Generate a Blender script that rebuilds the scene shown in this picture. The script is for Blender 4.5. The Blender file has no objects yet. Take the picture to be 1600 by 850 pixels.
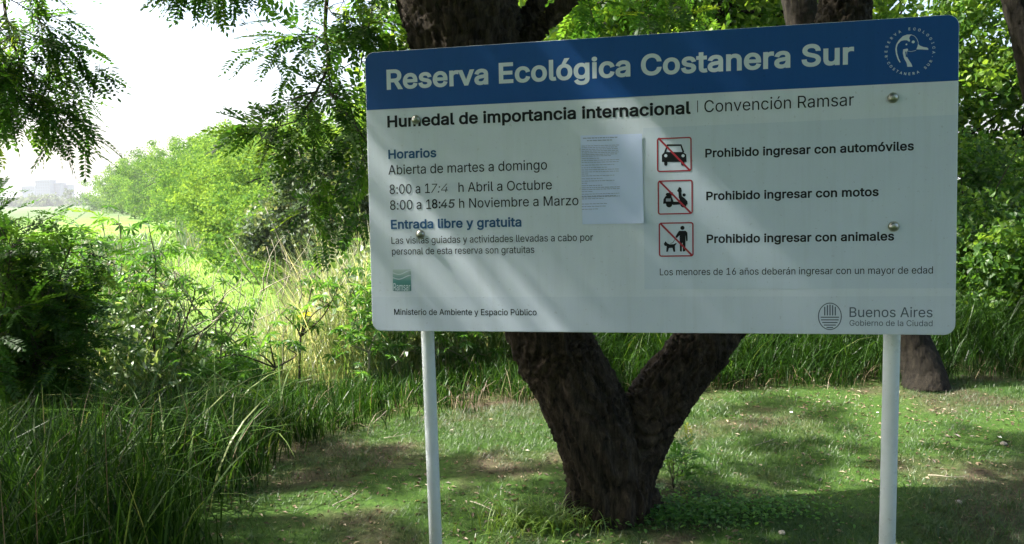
import bpy, bmesh, math, os
import numpy as np
from mathutils import Matrix, Vector

SC = bpy.context.scene
COL = SC.collection
R_ = math.radians

# ------------------------------------------------------------------ camera
CZ = 1.72
F_PX, PITCH, ROLL = 1220.0, R_(5.95), R_(1.58)
CF = np.array([0, math.cos(PITCH), -math.sin(PITCH)])
R0 = np.array([1.0, 0, 0]); U0 = np.cross(R0, CF)
CR = R0 * math.cos(ROLL) - U0 * math.sin(ROLL)
CU = np.cross(CR, CF)
CAM = np.array([0, 0, CZ])
cd = bpy.data.cameras.new('camera'); cam = bpy.data.objects.new('camera', cd); COL.objects.link(cam)
m = Matrix.Identity(4)
for i in range(3):
    m[i][0] = CR[i]; m[i][1] = CU[i]; m[i][2] = -CF[i]; m[i][3] = CAM[i]
cam.matrix_world = m
cd.sensor_width = 36; cd.lens = 36 * F_PX / 1600; cd.clip_start = 0.05; cd.clip_end = 9000
SC.camera = cam

# ------------------------------------------------------------------ world, sun, exposure
SUN_DIR = Vector((-0.648, 0.085, 0.762)).normalized()     # towards the sun: from the left, high
SUN_EL = math.asin(SUN_DIR.z)
w = bpy.data.worlds.new('World'); SC.world = w; w.use_nodes = True
nt = w.node_tree; bg = nt.nodes['Background']
sky = nt.nodes.new('ShaderNodeTexSky'); sky.sky_type = 'NISHITA'; sky.sun_disc = False
sky.sun_elevation = SUN_EL; sky.sun_rotation = math.atan2(SUN_DIR.x, SUN_DIR.y)
sky.air_density = 1.0; sky.dust_density = 5.0; sky.ozone_density = 1.0
nt.links.new(sky.outputs[0], bg.inputs[0]); bg.inputs[1].default_value = 0.14
sl = bpy.data.lights.new('sun', 'SUN'); sl.energy = 5.0; sl.angle = R_(0.8); sl.color = (1, 0.955, 0.88)
so = bpy.data.objects.new('sun', sl); COL.objects.link(so)
so.rotation_euler = SUN_DIR.to_track_quat('Z', 'Y').to_euler()
SC.view_settings.view_transform = 'Standard'; SC.view_settings.look = 'None'
SC.view_settings.exposure = 1.78; SC.view_settings.gamma = 1
SC.cycles.max_bounces = 7; SC.cycles.diffuse_bounces = 4; SC.cycles.transmission_bounces = 4
SC.cycles.transparent_max_bounces = 4; SC.cycles.use_adaptive_sampling = True
SC.cycles.sample_clamp_indirect = 6

# ------------------------------------------------------------------ helpers
def ray(px, py):
    return CF + CR * (px - 800) / F_PX - CU * (py - 425) / F_PX
def pt(px, py, Y):                      # the point of the place seen at that photo pixel, Y metres ahead
    d = ray(px, py); return CAM + d * (Y / d[1])
def ground_at(px, py, z=0.0):
    d = ray(px, py); return CAM + d * ((z - CZ) / d[2])
def rng(s): return np.random.default_rng(s)

def vnoise(p, seed=0):
    p = np.asarray(p, float); i = np.floor(p).astype(np.int64); f = p - i; f = f * f * (3 - 2 * f)
    def h(a, b, c):
        n = (a * 374761393 + b * 668265263 + c * 2147483647 + seed * 1274126177) & 0xffffffff
        n = ((n ^ (n >> 13)) * 1274126177) & 0xffffffff
        return ((n ^ (n >> 16)) & 0xffff) / 65535.0
    x, y, z = i[..., 0], i[..., 1], i[..., 2]; r = 0
    for dx in (0, 1):
        for dy in (0, 1):
            for dz in (0, 1):
                wt = (f[..., 0] if dx else 1 - f[..., 0]) * (f[..., 1] if dy else 1 - f[..., 1]) * (f[..., 2] if dz else 1 - f[..., 2])
                r = r + wt * h(x + dx, y + dy, z + dz)
    return r
def n2(x, y, k, seed=0):
    return vnoise(np.stack([np.asarray(x) * k, np.asarray(y) * k, np.zeros_like(np.asarray(x, float))], -1), seed)

def link(o, parent=None):
    COL.objects.link(o)
    if parent is not None: o.parent = parent
    return o
def mesh_np(name, v, f, mat, parent=None, tint=None, smooth=False, sizes=None, loc=None):
    """f: (n,k) index array, or flat loops with sizes; v in world space, or relative to loc"""
    me = bpy.data.meshes.new(name)
    v = np.asarray(v, np.float32)
    if loc is not None: v = v - np.asarray(loc, np.float32)
    me.vertices.add(len(v)); me.vertices.foreach_set('co', v.ravel())
    if sizes is None:
        f = np.asarray(f, np.int32); sizes = np.full(len(f), f.shape[1], np.int32); f = f.ravel()
    st = np.concatenate([[0], np.cumsum(sizes)[:-1]]).astype(np.int32)
    me.loops.add(len(f)); me.loops.foreach_set('vertex_index', np.asarray(f, np.int32))
    me.polygons.add(len(sizes)); me.polygons.foreach_set('loop_start', st)
    me.polygons.foreach_set('use_smooth', np.full(len(sizes), bool(smooth)))
    if tint is not None:
        a = me.attributes.new('tint', 'FLOAT', 'POINT'); a.data.foreach_set('value', np.asarray(tint, np.float32))
    me.update(); me.validate(clean_customdata=False)
    if mat: me.materials.append(mat)
    o = bpy.data.objects.new(name, me)
    if loc is not None and parent is None: o.location = [float(q) for q in loc]
    return link(o, parent)
def empty(name, loc):
    o = bpy.data.objects.new(name, None); o.location = [float(q) for q in loc]; o.empty_display_size = .2
    return link(o)
def tag(o, label=None, cat=None, group=None, kind=None):
    for k, x in (('label', label), ('category', cat), ('group', group), ('kind', kind)):
        if x: o[k] = x
    return o

class Multi:
    """many copies of small templates merged into one mesh"""
    def __init__(s): s.v = []; s.f = []; s.s = []; s.t = []; s.n = 0
    def add(s, tv, tf, A, T, tint):
        """tv (k,3), tf list of faces same size, A (n,3,3) columns=axes, T (n,3), tint (n,)"""
        tv = np.asarray(tv, float); tf = np.asarray(tf); n = len(T)
        if n == 0: return
        v = np.einsum('nij,kj->nki', A, tv) + T[:, None, :]
        s.v.append(v.reshape(-1, 3))
        f = (tf[None] + (np.arange(n) * len(tv))[:, None, None] + s.n)
        s.f.append(f.reshape(-1)); s.s.append(np.full(n * len(tf), tf.shape[1]))
        s.t.append(np.repeat(tint, len(tv))); s.n += n * len(tv)
    def raw(s, v, f, t):
        s.v.append(v); s.f.append((np.asarray(f) + s.n).ravel()); s.s.append(np.full(len(f), np.asarray(f).shape[1]))
        s.t.append(t); s.n += len(v)
    def build(s, name, mat, parent=None, loc=None):
        return mesh_np(name, np.concatenate(s.v), np.concatenate(s.f), mat, parent, np.concatenate(s.t),
                       sizes=np.concatenate(s.s).astype(np.int32), loc=loc)

def frames(d, up=None, r=None, roll=0.5):
    """rotation matrices with y column along d (n,3), z column near up"""
    n = len(d); d = d / np.linalg.norm(d, axis=1, keepdims=True)
    up = np.tile([0, 0, 1.0], (n, 1)) if up is None else up
    if r is not None: up = up + r.normal(0, roll, (n, 3))
    x = np.cross(d, up); x /= np.linalg.norm(x, axis=1, keepdims=True) + 1e-9
    z = np.cross(x, d)
    return np.stack([x, d, z], -1)
def rdir(r, n):
    v = r.normal(0, 1, (n, 3)); return v / np.linalg.norm(v, axis=1, keepdims=True)

def tube(pts, rad, k=8, cap=True):
    pts = np.asarray(pts, float); rad = np.asarray(rad, float); n = len(pts)
    t = np.gradient(pts, axis=0); t /= np.linalg.norm(t, axis=1, keepdims=True)
    a = np.array([0.0, 1, 0.13]); a = np.cross(t[0], a) if abs(t[0] @ a) < .9 else np.cross(t[0], [1, 0, 0])
    a /= np.linalg.norm(a); V = []
    for i in range(n):
        a = a - t[i] * (a @ t[i]); a /= np.linalg.norm(a); b = np.cross(t[i], a)
        th = np.arange(k) * 2 * np.pi / k
        V.append(pts[i] + rad[i] * (np.cos(th)[:, None] * a + np.sin(th)[:, None] * b))
    V = np.concatenate(V); F = []
    for i in range(n - 1):
        for j in range(k):
            j2 = (j + 1) % k; F.append((i * k + j, i * k + j2, (i + 1) * k + j2, (i + 1) * k + j))
    if cap:
        V = np.concatenate([V, pts[:1], pts[-1:]])
        for j in range(k):
            j2 = (j + 1) % k
            F.append((n * k, j2, j, j)); F.append((n * k + 1, (n - 1) * k + j, (n - 1) * k + j2, (n - 1) * k + j2))
    return V, F
def clean_faces(F):
    out = []; 
    for f in F:
        g = []
        for i in f:
            if i not in g: g.append(i)
        out.append(g)
    return out
def tubes_obj(name, lst, mat, parent=None, k=8, loc=None, smooth=True):
    V = []; F = []; S = []; off = 0
    for pts, rad in lst:
        v, f = tube(pts, rad, k, True)
        for g in clean_faces(f): F += [i + off for i in g]; S.append(len(g))
        V.append(v); off += len(v)
    return mesh_np(name, np.concatenate(V), np.array(F), mat, parent, sizes=np.array(S, np.int32), loc=loc, smooth=smooth)
def spline(P, n=12):
    P = np.asarray(P, float); Q = np.concatenate([[2 * P[0] - P[1]], P, [2 * P[-1] - P[-2]]]); out = []
    for i in range(len(P) - 1):
        p0, p1, p2, p3 = Q[i:i + 4]
        for t in np.linspace(0, 1, n, endpoint=False):
            out.append(.5 * (2 * p1 + (p2 - p0) * t + (2 * p0 - 5 * p1 + 4 * p2 - p3) * t * t + (3 * p1 - p0 - 3 * p2 + p3) * t ** 3))
    out.append(P[-1]); return np.array(out)

# ------------------------------------------------------------------ materials
def mat_new(name):
    m = bpy.data.materials.new(name); m.use_nodes = True
    nt = m.node_tree; nt.nodes.clear(); out = nt.nodes.new('ShaderNodeOutputMaterial')
    return m, nt, out
def ramp(nt, stops, inp=None, interp='LINEAR'):
    r = nt.nodes.new('ShaderNodeValToRGB'); r.color_ramp.interpolation = interp
    els = r.color_ramp.elements
    while len(els) < len(stops): els.new(0.5)
    for e, (p, c) in zip(els, stops): e.position = p; e.color = (*c, 1)
    if inp is not None: nt.links.new(inp, r.inputs[0])
    return r
def noise(nt, scale, detail=4, rough=.6, vec=None, dist=0):
    n = nt.nodes.new('ShaderNodeTexNoise'); n.inputs['Scale'].default_value = scale
    n.inputs['Detail'].default_value = detail; n.inputs['Roughness'].default_value = rough
    n.inputs['Distortion'].default_value = dist
    if vec is not None: nt.links.new(vec, n.inputs['Vector'])
    return n
def coord(nt, scale=(1, 1, 1), kind='Object'):
    t = nt.nodes.new('ShaderNodeTexCoord'); mp = nt.nodes.new('ShaderNodeMapping')
    mp.inputs['Scale'].default_value = scale; nt.links.new(t.outputs[kind], mp.inputs[0]); return mp.outputs[0]
def leaf_mat(name, stops, trans=.45, gloss=.06, tcol=1.5, rough=.45):
    m, nt, out = mat_new(name)
    a = nt.nodes.new('ShaderNodeAttribute'); a.attribute_name = 'tint'
    r = ramp(nt, stops, a.outputs['Fac'])
    d = nt.nodes.new('ShaderNodeBsdfDiffuse'); nt.links.new(r.outputs[0], d.inputs[0])
    t = nt.nodes.new('ShaderNodeBsdfTranslucent')
    mx = nt.nodes.new('ShaderNodeMix'); mx.data_type = 'RGBA'; mx.blend_type = 'MULTIPLY'; mx.inputs[0].default_value = 1
    nt.links.new(r.outputs[0], mx.inputs[6]); mx.inputs[7].default_value = (1.25 * tcol, 1.15 * tcol, .55 * tcol, 1)
    nt.links.new(mx.outputs[2], t.inputs[0])
    s = nt.nodes.new('ShaderNodeMixShader'); s.inputs[0].default_value = trans
    nt.links.new(d.outputs[0], s.inputs[1]); nt.links.new(t.outputs[0], s.inputs[2])
    g = nt.nodes.new('ShaderNodeBsdfGlossy'); g.inputs['Roughness'].default_value = rough; g.inputs[0].default_value = (1, 1, 1, 1)
    s2 = nt.nodes.new('ShaderNodeMixShader'); s2.inputs[0].default_value = gloss
    nt.links.new(s.outputs[0], s2.inputs[1]); nt.links.new(g.outputs[0], s2.inputs[2]); nt.links.new(s2.outputs[0], out.inputs[0])
    return m
def paint(name, col, rough=.35, dirt=0.0, coat=0.0, spec=.5):
    m, nt, out = mat_new(name); p = nt.nodes.new('ShaderNodeBsdfPrincipled')
    p.inputs['Roughness'].default_value = rough; p.inputs['Specular IOR Level'].default_value = spec
    p.inputs['Coat Weight'].default_value = coat
    if dirt > 0:
        c = coord(nt); n = noise(nt, 3.5, 6, .65, c)
        r = ramp(nt, [(.35, tuple(q * (1 - dirt) for q in col)), (.7, col)], n.outputs[0])
        n3 = noise(nt, 60, 2, .6, c); r3 = ramp(nt, [(.29, (.45, .42, .36)), (.33, (1, 1, 1))], n3.outputs[0])
        mx = nt.nodes.new('ShaderNodeMix'); mx.data_type = 'RGBA'; mx.blend_type = 'MULTIPLY'; mx.inputs[0].default_value = .25
        nt.links.new(r.outputs[0], mx.inputs[6]); nt.links.new(r3.outputs[0], mx.inputs[7])
        n5 = noise(nt, 1.0, 5, .7, coord(nt, (22, 1.1, 22))); r5 = ramp(nt, [(.36, (.86, .86, .82)), (.52, (1, 1, 1))], n5.outputs[0])
        mx5 = nt.nodes.new('ShaderNodeMix'); mx5.data_type = 'RGBA'; mx5.blend_type = 'MULTIPLY'; mx5.inputs[0].default_value = .3
        nt.links.new(mx.outputs[2], mx5.inputs[6]); nt.links.new(r5.outputs[0], mx5.inputs[7]); nt.links.new(mx5.outputs[2], p.inputs['Base Color'])
        n4 = noise(nt, 9, 4, .6, c); r4 = ramp(nt, [(.3, (rough * .75,) * 3), (.7, (min(1, rough * 1.35),) * 3)], n4.outputs[0])
        nt.links.new(r4.outputs[0], p.inputs['Roughness'])
    else: p.inputs['Base Color'].default_value = (*col, 1)
    nt.links.new(p.outputs[0], out.inputs[0]); return m
def bark(name, dark, light, scale=1.0, bump=.6):
    m, nt, out = mat_new(name); p = nt.nodes.new('ShaderNodeBsdfPrincipled'); p.inputs['Roughness'].default_value = .9
    p.inputs['Specular IOR Level'].default_value = .2
    c = coord(nt, (scale, scale, scale * .22)); n = noise(nt, 34, 8, .75, c, .5); c2 = coord(nt); nb = noise(nt, 2.2, 4, .6, c2)
    r = ramp(nt, [(.38, dark), (.58, light), (.72, tuple(min(1, q * 2.2) for q in light))], n.outputs[0])
    mx = nt.nodes.new('ShaderNodeMix'); mx.data_type = 'RGBA'; mx.blend_type = 'MULTIPLY'; mx.inputs[0].default_value = .8
    rb = ramp(nt, [(.3, (.6, .62, .6)), (.7, (1.15, 1.1, 1.0))], nb.outputs[0])
    nt.links.new(r.outputs[0], mx.inputs[6]); nt.links.new(rb.outputs[0], mx.inputs[7]); nt.links.new(mx.outputs[2], p.inputs['Base Color'])
    b = nt.nodes.new('ShaderNodeBump'); b.inputs['Strength'].default_value = bump; b.inputs['Distance'].default_value = .02
    nt.links.new(n.outputs[0], b.inputs['Height']); nt.links.new(b.outputs[0], p.inputs['Normal'])
    nt.links.new(p.outputs[0], out.inputs[0]); return m

M_bark = bark('bark_dark', (.006, .0045, .003), (.052, .040, .027))
M_bark2 = bark('bark_grey', (.006, .005, .004), (.022, .019, .014))
M_twig = paint('twig', (.06, .045, .03), .8)
M_stalk = paint('stalk_pale', (.33, .30, .22), .8)
M_leafnear = leaf_mat('leaf_pinnate', [(0, (.022, .065, .012)), (.5, (.045, .13, .018)), (.9, (.09, .19, .025)), (1, (.16, .24, .03))], .5, .02)
M_leafwood = leaf_mat('leaf_wood', [(0, (.025, .07, .014)), (.5, (.06, .15, .022)), (1, (.16, .26, .04))], .48, .02)
M_willow = leaf_mat('leaf_embankment', [(0, (.045, .10, .025)), (.4, (.095, .195, .045)), (1, (.21, .32, .065))], .3, .0)
M_greybush = leaf_mat('leaf_grey', [(0, (.035, .06, .03)), (.6, (.08, .13, .06)), (1, (.2, .23, .14))], .3, .02)
M_castor = leaf_mat('leaf_castor', [(0, (.03, .09, .02)), (.5, (.07, .19, .035)), (.93, (.15, .30, .05)), (1, (.38, .38, .06))], .5, .03)
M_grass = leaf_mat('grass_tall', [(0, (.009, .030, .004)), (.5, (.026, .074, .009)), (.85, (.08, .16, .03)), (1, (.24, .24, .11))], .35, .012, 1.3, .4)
M_lawn = leaf_mat('grass_lawn', [(0, (.020, .052, .011)), (.6, (.040, .096, .017)), (.85, (.085, .115, .032)), (1, (.25, .22, .13))], .3, .04)
M_meadow = leaf_mat('grass_meadow', [(0, (.06, .12, .02)), (.7, (.11, .2, .03)), (1, (.2, .26, .06))], .3, .03)
M_reed = leaf_mat('reed', [(0, (.05, .09, .05)), (.7, (.10, .16, .09)), (1, (.24, .26, .15))], .3, .08)
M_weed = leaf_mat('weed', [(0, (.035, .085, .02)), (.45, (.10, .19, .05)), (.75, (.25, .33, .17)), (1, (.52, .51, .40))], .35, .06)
M_litter = leaf_mat('litter', [(0, (.05, .035, .02)), (.6, (.14, .10, .06)), (1, (.34, .28, .18))], .1, .03)
M_fartree = leaf_mat('leaf_far', [(0, (.04, .07, .03)), (1, (.09, .13, .05))], .3, .02)

# ------------------------------------------------------------------ ground
def sst(x): x = np.clip(x, 0, 1); return x * x * (3 - 2 * x)
EDGE = np.array([ground_at(*q)[:2] for q in [(250, 1000), (330, 850), (385, 765), (480, 705), (640, 664), (830, 640), (1100, 616), (1250, 607), (1400, 599), (1600, 592)]])
EDGE = np.concatenate([[[-1.3, 1.0]], EDGE, [[9.0, 6.6]], [[14, 7.0]]])
def edge_y(x):                          # far rim of the lawn
    return np.interp(x, EDGE[2:, 0], EDGE[2:, 1], left=-5)
def off_lawn(x, y):                     # signed distance-like: >0 beyond the rim
    x = np.asarray(x, float); y = np.asarray(y, float)
    d = y - edge_y(x)
    return np.where(x < EDGE[2, 0], np.maximum(EDGE[2, 0] - x, 0) + .3, d)
def gz(x, y):
    x = np.asarray(x, float); y = np.asarray(y, float)
    left = sst((-x - .2 + .06 * np.minimum(y, 30)) / 3.0)
    drop = -1.0 * left * sst((y - 5.5) / 6.0)
    bumps = .05 * (n2(x, y, .7, 3) - .5) + .025 * (n2(x, y, 2.3, 4) - .5)
    far = sst((y - 120) / 200)
    return drop * (1) + bumps * (1 - far)
def ground_mat():
    m, nt, out = mat_new('soil_and_turf'); p = nt.nodes.new('ShaderNodeBsdfPrincipled'); p.inputs['Roughness'].default_value = .95
    p.inputs['Specular IOR Level'].default_value = .15
    c = coord(nt); n1 = noise(nt, .9, 5, .6, c); nf = noise(nt, 28, 6, .75, c)
    soil = ramp(nt, [(.3, (.035, .028, .018)), (.55, (.085, .068, .043)), (.75, (.17, .14, .09))], nf.outputs[0])
    turf = ramp(nt, [(.3, (.022, .05, .010)), (.7, (.065, .13, .02))], nf.outputs[0])
    f = ramp(nt, [(.38, (0, 0, 0)), (.52, (1, 1, 1))], n1.outputs[0])
    mx = nt.nodes.new('ShaderNodeMix'); mx.data_type = 'RGBA'; nt.links.new(f.outputs[0], mx.inputs[0])
    nt.links.new(soil.outputs[0], mx.inputs[6]); nt.links.new(turf.outputs[0], mx.inputs[7])
    # beyond the rim: meadow green (its own colour), by distance from the sign
    geo = nt.nodes.new('ShaderNodeNewGeometry'); sep = nt.nodes.new('ShaderNodeSeparateXYZ'); nt.links.new(geo.outputs['Position'], sep.inputs[0])
    mr = nt.nodes.new('ShaderNodeMapRange'); mr.inputs['From Min'].default_value = 12; mr.inputs['From Max'].default_value = 20
    nt.links.new(sep.outputs['Y'], mr.inputs['Value'])
    nm = noise(nt, .12, 6, .6, c); mead = ramp(nt, [(.3, (.10, .19, .03)), (.55, (.14, .25, .035)), (.75, (.22, .27, .08))], nm.outputs[0])
    mx2 = nt.nodes.new('ShaderNodeMix'); mx2.data_type = 'RGBA'; nt.links.new(mr.outputs[0], mx2.inputs[0])
    nt.links.new(mx.outputs[2], mx2.inputs[6]); nt.links.new(mead.outputs[0], mx2.inputs[7])
    mr2 = nt.nodes.new('ShaderNodeMapRange'); mr2.inputs['From Min'].default_value = 90; mr2.inputs['From Max'].default_value = 160
    nt.links.new(sep.outputs['Y'], mr2.inputs['Value'])
    nm2 = noise(nt, .02, 5, .6, c); marsh = ramp(nt, [(.3, (.06, .11, .035)), (.7, (.10, .15, .05))], nm2.outputs[0])
    mx3 = nt.nodes.new('ShaderNodeMix'); mx3.data_type = 'RGBA'; nt.links.new(mr2.outputs[0], mx3.inputs[0])
    nt.links.new(mx2.outputs[2], mx3.inputs[6]); nt.links.new(marsh.outputs[0], mx3.inputs[7])
    nt.links.new(mx3.outputs[2], p.inputs['Base Color'])
    b = nt.nodes.new('ShaderNodeBump'); b.inputs['Strength'].default_value = .5; b.inputs['Distance'].default_value = .03
    nt.links.new(nf.outputs[0], b.inputs['Height']); nt.links.new(b.outputs[0], p.inputs['Normal'])
    nt.links.new(p.outputs[0], out.inputs[0]); return m
xs = np.concatenate([-np.geomspace(4000, 12, 40), np.linspace(-11, 14, 126), np.geomspace(15, 4000, 36)])
ys = np.concatenate([-np.geomspace(4000, 6, 22), np.linspace(-5, 20, 126), np.geomspace(21, 5000, 60)])
gx, gy = np.meshgrid(xs, ys); gv = np.stack([gx, gy, gz(gx, gy)], -1).reshape(-1, 3)
ii, jj = np.meshgrid(np.arange(len(ys) - 1), np.arange(len(xs) - 1), indexing='ij'); a = (ii * len(xs) + jj).ravel()
ground = mesh_np('ground', gv, np.stack([a, a + 1, a + len(xs) + 1, a + len(xs)], -1), ground_mat(), smooth=True)
tag(ground, 'earth and turf ground running from the lawn to the marsh', kind='structure')

# ------------------------------------------------------------------ the sign
YAW, LEAN, TILT = 0.194159, -0.0498136, 0.00055
BW, BH, BD = 2.435, 1.25, 0.026
BC = np.array([0.5579, 3.3078, 1.7271])
u0 = np.array([math.cos(YAW), -math.sin(YAW), 0]); nn0 = np.array([-math.sin(YAW), -math.cos(YAW), 0])
z2 = np.array([0, 0, 1]) * math.cos(LEAN) + nn0 * math.sin(LEAN)
BU = u0 * math.cos(TILT) + z2 * math.sin(TILT); BV = z2 * math.cos(TILT) - u0 * math.sin(TILT); BN = np.cross(BU, BV)
def uv(px, py):
    d = ray(px, py); t = ((BC - CAM) @ BN) / (d @ BN); q = CAM + d * t - BC; return q @ BU, q @ BV
SB = np.array([BC[0], BC[1] + .06, 0.0])
sign = empty('information_sign', SB)
tag(sign, 'large blue and pale grey nature reserve information board on two white posts', 'sign')
MB = Matrix.Identity(4)
for i in range(3): MB[i][0] = BU[i]; MB[i][1] = BV[i]; MB[i][2] = BN[i]; MB[i][3] = BC[i] - SB[i]
def board_obj(name, v, f, mat, parent=None, sizes=None):
    v = np.array(v, float)
    if name not in ('panel', 'bolt'): v[:, 2] *= .33             # prints and foils lie flat on the board
    o = mesh_np(name, v, f, mat, None, sizes=sizes)
    o.parent = parent or sign
    if parent is None: o.matrix_local = MB
    return o
def pydata(name, V, F, mat, parent=None):
    fl = np.array([i for f in F for i in f]); return board_obj(name, V, fl, mat, parent, np.array([len(f) for f in F], np.int32))

M_board = paint('board_face', (.64, .71, .785), .38, .06)
M_head = paint('board_blue', (.010, .080, .285), .4, .05, spec=.25)
M_panel = paint('board_panel', (.565, .65, .745), .38, .05)
M_foot = paint('board_footer', (.585, .66, .745), .38, .05)
M_edge = paint('board_edge', (.72, .72, .68), .45)
M_black = paint('print_black', (.012, .014, .016), .4, spec=.15)
M_blue = paint('print_blue', (.03, .10, .22), .4, spec=.15)
M_grey = paint('print_grey', (.085, .11, .14), .4, spec=.15)
M_faint = paint('print_faded', (.28, .33, .34), .5)
M_worn = paint('print_worn', (.07, .085, .09), .5, spec=.15)
M_white = paint('print_pale', (.62, .70, .75), .4)
M_red = paint('print_red', (.33, .018, .035), .4)
M_post = paint('post_white', (.68, .74, .75), .3, .08)
M_teal = None

def rrect(cx, cy, w, h, r, n=8):
    P = []
    for sx, sy, a0 in ((1, 1, 0), (-1, 1, 90), (-1, -1, 180), (1, -1, 270)):
        for k in range(n + 1):
            t = R_(a0 + 90 * k / n); P.append((cx + sx * (w / 2 - r) + r * math.cos(t), cy + sy * (h / 2 - r) + r * math.sin(t)))
    return P
def slab(P, z0, z1, bev=0.0):
    n = len(P); P = np.array(P); c = P.mean(0)
    lay = [(P, z0), (P, z1 - bev)]
    if bev:
        e = np.roll(P, -1, 0) - np.roll(P, 1, 0); nr = np.stack([e[:, 1], -e[:, 0]], -1); nr /= np.linalg.norm(nr, axis=1, keepdims=True) + 1e-9
        lay.append((P - nr * bev, z1))
    V = [(x, y, z) for L, z in lay for x, y in L]; F = [list(range(n))[::-1], [(len(lay) - 1) * n + i for i in range(n)]]
    for l in range(len(lay) - 1):
        for i in range(n): j = (i + 1) % n; F.append([l * n + i, l * n + j, (l + 1) * n + j, (l + 1) * n + i])
    return V, F
RC = .043
hv = (uv(572, 169.5)[1] + uv(1496, 129)[1]) / 2            # lower rim of the blue band
V, F = slab(rrect(0, 0, BW, BH, RC), -BD, 0, .0015); pan = pydata('panel', V, F, M_board)
pan.data.materials.append(M_edge)
for p in pan.data.polygons:
    if abs(p.normal.z) < .5: p.material_index = 1
band = [q for q in rrect(0, 0, BW - .003, BH - .003, RC - .001) if q[1] > hv] + [(-BW / 2 + .0015, hv), (BW / 2 - .0015, hv)]
V, F = slab(band, 0.0006, .0014); pydata('blue_header', V, F, M_head)
a, b = uv(1007, 452), uv(1490, 188)
V, F = slab([(a[0], a[1]), (BW / 2 - .004, a[1]), (BW / 2 - .004, uv(1100, 196)[1]), (a[0], uv(1100, 196)[1])], .0006, .0014); pydata('prohibition_panel', V, F, M_panel)
fv = uv(1300, 463)[1]
band = [(BW / 2 - .003, fv), (-BW / 2 + .003, fv)] + [q for q in rrect(0, 0, BW - .006, BH - .006, RC - .002) if q[1] < fv]
V, F = slab(band, .0006, .0014); pydata('footer_strip', V, F, M_foot)

FONT = None
try:
    for base in (bpy.utils.resource_path('LOCAL'), bpy.utils.resource_path('SYSTEM')):
        fp = os.path.join(base, 'datafiles', 'fonts', 'Inter.woff2')
        if base and os.path.exists(fp): FONT = bpy.data.fonts.load(fp); break
except Exception as e: print('font', e)
from mathutils.geometry import delaunay_2d_cdt
def glyphs(s, bold=0.0, shear=0.0, space=1.0):
    """flat filled lettering: outlines of the built-in typeface, filled by the non-zero rule"""
    c = bpy.data.curves.new('t', 'FONT'); c.body = s; c.size = 1; c.shear = shear; c.resolution_u = 3
    c.space_character = space; c.fill_mode = 'NONE'
    if FONT: c.font = FONT
    o = bpy.data.objects.new('t', c); COL.objects.link(o)
    dg = bpy.context.evaluated_depsgraph_get(); dg.update()
    me = bpy.data.meshes.new_from_object(o.evaluated_get(dg))
    v = np.zeros(len(me.vertices) * 3); me.vertices.foreach_get('co', v); v = v.reshape(-1, 3)[:, :2]
    e = np.zeros(len(me.edges) * 2, int); me.edges.foreach_get('vertices', e); e = e.reshape(-1, 2)
    bpy.data.objects.remove(o); bpy.data.curves.remove(c); bpy.data.meshes.remove(me)
    nxt = [[] for _ in v]
    for i, j in e: nxt[i].append(j); nxt[j].append(i)
    seen = np.zeros(len(v), bool); loops = []
    for i in range(len(v)):
        if seen[i] or len(nxt[i]) < 2: continue
        L = [i]; seen[i] = True; k = i + 1 if i + 1 in nxt[i] else nxt[i][0]
        while not seen[k]:
            seen[k] = True; L.append(k); n = [q for q in nxt[k] if not seen[q]]
            if not n: break
            k = k + 1 if k + 1 in n else n[0]
        loops.append(L)
    if bold:                              # heavier strokes: every outline moved outwards
        sgn = np.sign(sum(float(np.sum(v[L, 0] * np.roll(v[L, 1], -1) - v[L, 1] * np.roll(v[L, 0], -1))) for L in loops)); v = v.copy()
        for L in loops:
            L[:] = [L[i] for i in range(len(L)) if np.hypot(*(v[L[i]] - v[L[i - 1]])) > 1e-4] or L
            p = v[L]; e0 = p - np.roll(p, 1, 0); e1 = np.roll(p, -1, 0) - p
            e0 /= np.linalg.norm(e0, axis=1, keepdims=True) + 1e-12; e1 /= np.linalg.norm(e1, axis=1, keepdims=True) + 1e-12
            n0 = np.stack([e0[:, 1], -e0[:, 0]], -1); n1 = np.stack([e1[:, 1], -e1[:, 0]], -1); nn = n0 + n1; q = np.maximum((nn * nn).sum(1, keepdims=True), .9)
            v[L] = p + sgn * bold * 2 * nn / q
    # neighbouring outlines are filled together, glyph by glyph
    loops.sort(key=lambda L: v[L, 0].min()); groups = []
    for L in loops:
        x0, x1 = v[L, 0].min(), v[L, 0].max()
        if groups and x0 < groups[-1][1] - 1e-4: groups[-1][0].append(L); groups[-1][1] = max(groups[-1][1], x1)
        else: groups.append([[L], x1])
    OV = []; OF = []
    for G, _ in groups:
        P = []; E = []
        for L in G:
            n = len(P); P += [Vector((float(v[i, 0]), float(v[i, 1]))) for i in L]; E += [(n + i, n + (i + 1) % len(L)) for i in range(len(L))]
        rv, _, rf, *_r = delaunay_2d_cdt(P, E, [], 0, 1e-6)
        rv = np.array([tuple(q) for q in rv]); pa = np.array([tuple(q) for q in P]); ea = np.array(E); A = pa[ea[:, 0]]; B = pa[ea[:, 1]]
        f = np.array([g for g in rf if len(g) == 3])
        if len(f) == 0: continue
        cc = rv[f].mean(1); up = (A[:, 1] <= cc[:, 1:2]) & (B[:, 1] > cc[:, 1:2]); dn = (A[:, 1] > cc[:, 1:2]) & (B[:, 1] <= cc[:, 1:2])
        dy = np.where(np.abs(B[:, 1] - A[:, 1]) < 1e-12, 1e-12, B[:, 1] - A[:, 1])
        xi = A[:, 0] + (cc[:, 1:2] - A[:, 1]) * (B[:, 0] - A[:, 0]) / dy; wn = ((up & (xi > cc[:, 0:1])).astype(int) - (dn & (xi > cc[:, 0:1]))).sum(1)
        f = f[wn != 0]
        OF += [[int(i) + len(OV) for i in g] for g in f]; OV += [(x, y, 0.0) for x, y in rv]
    return np.array(OV), OF
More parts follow.
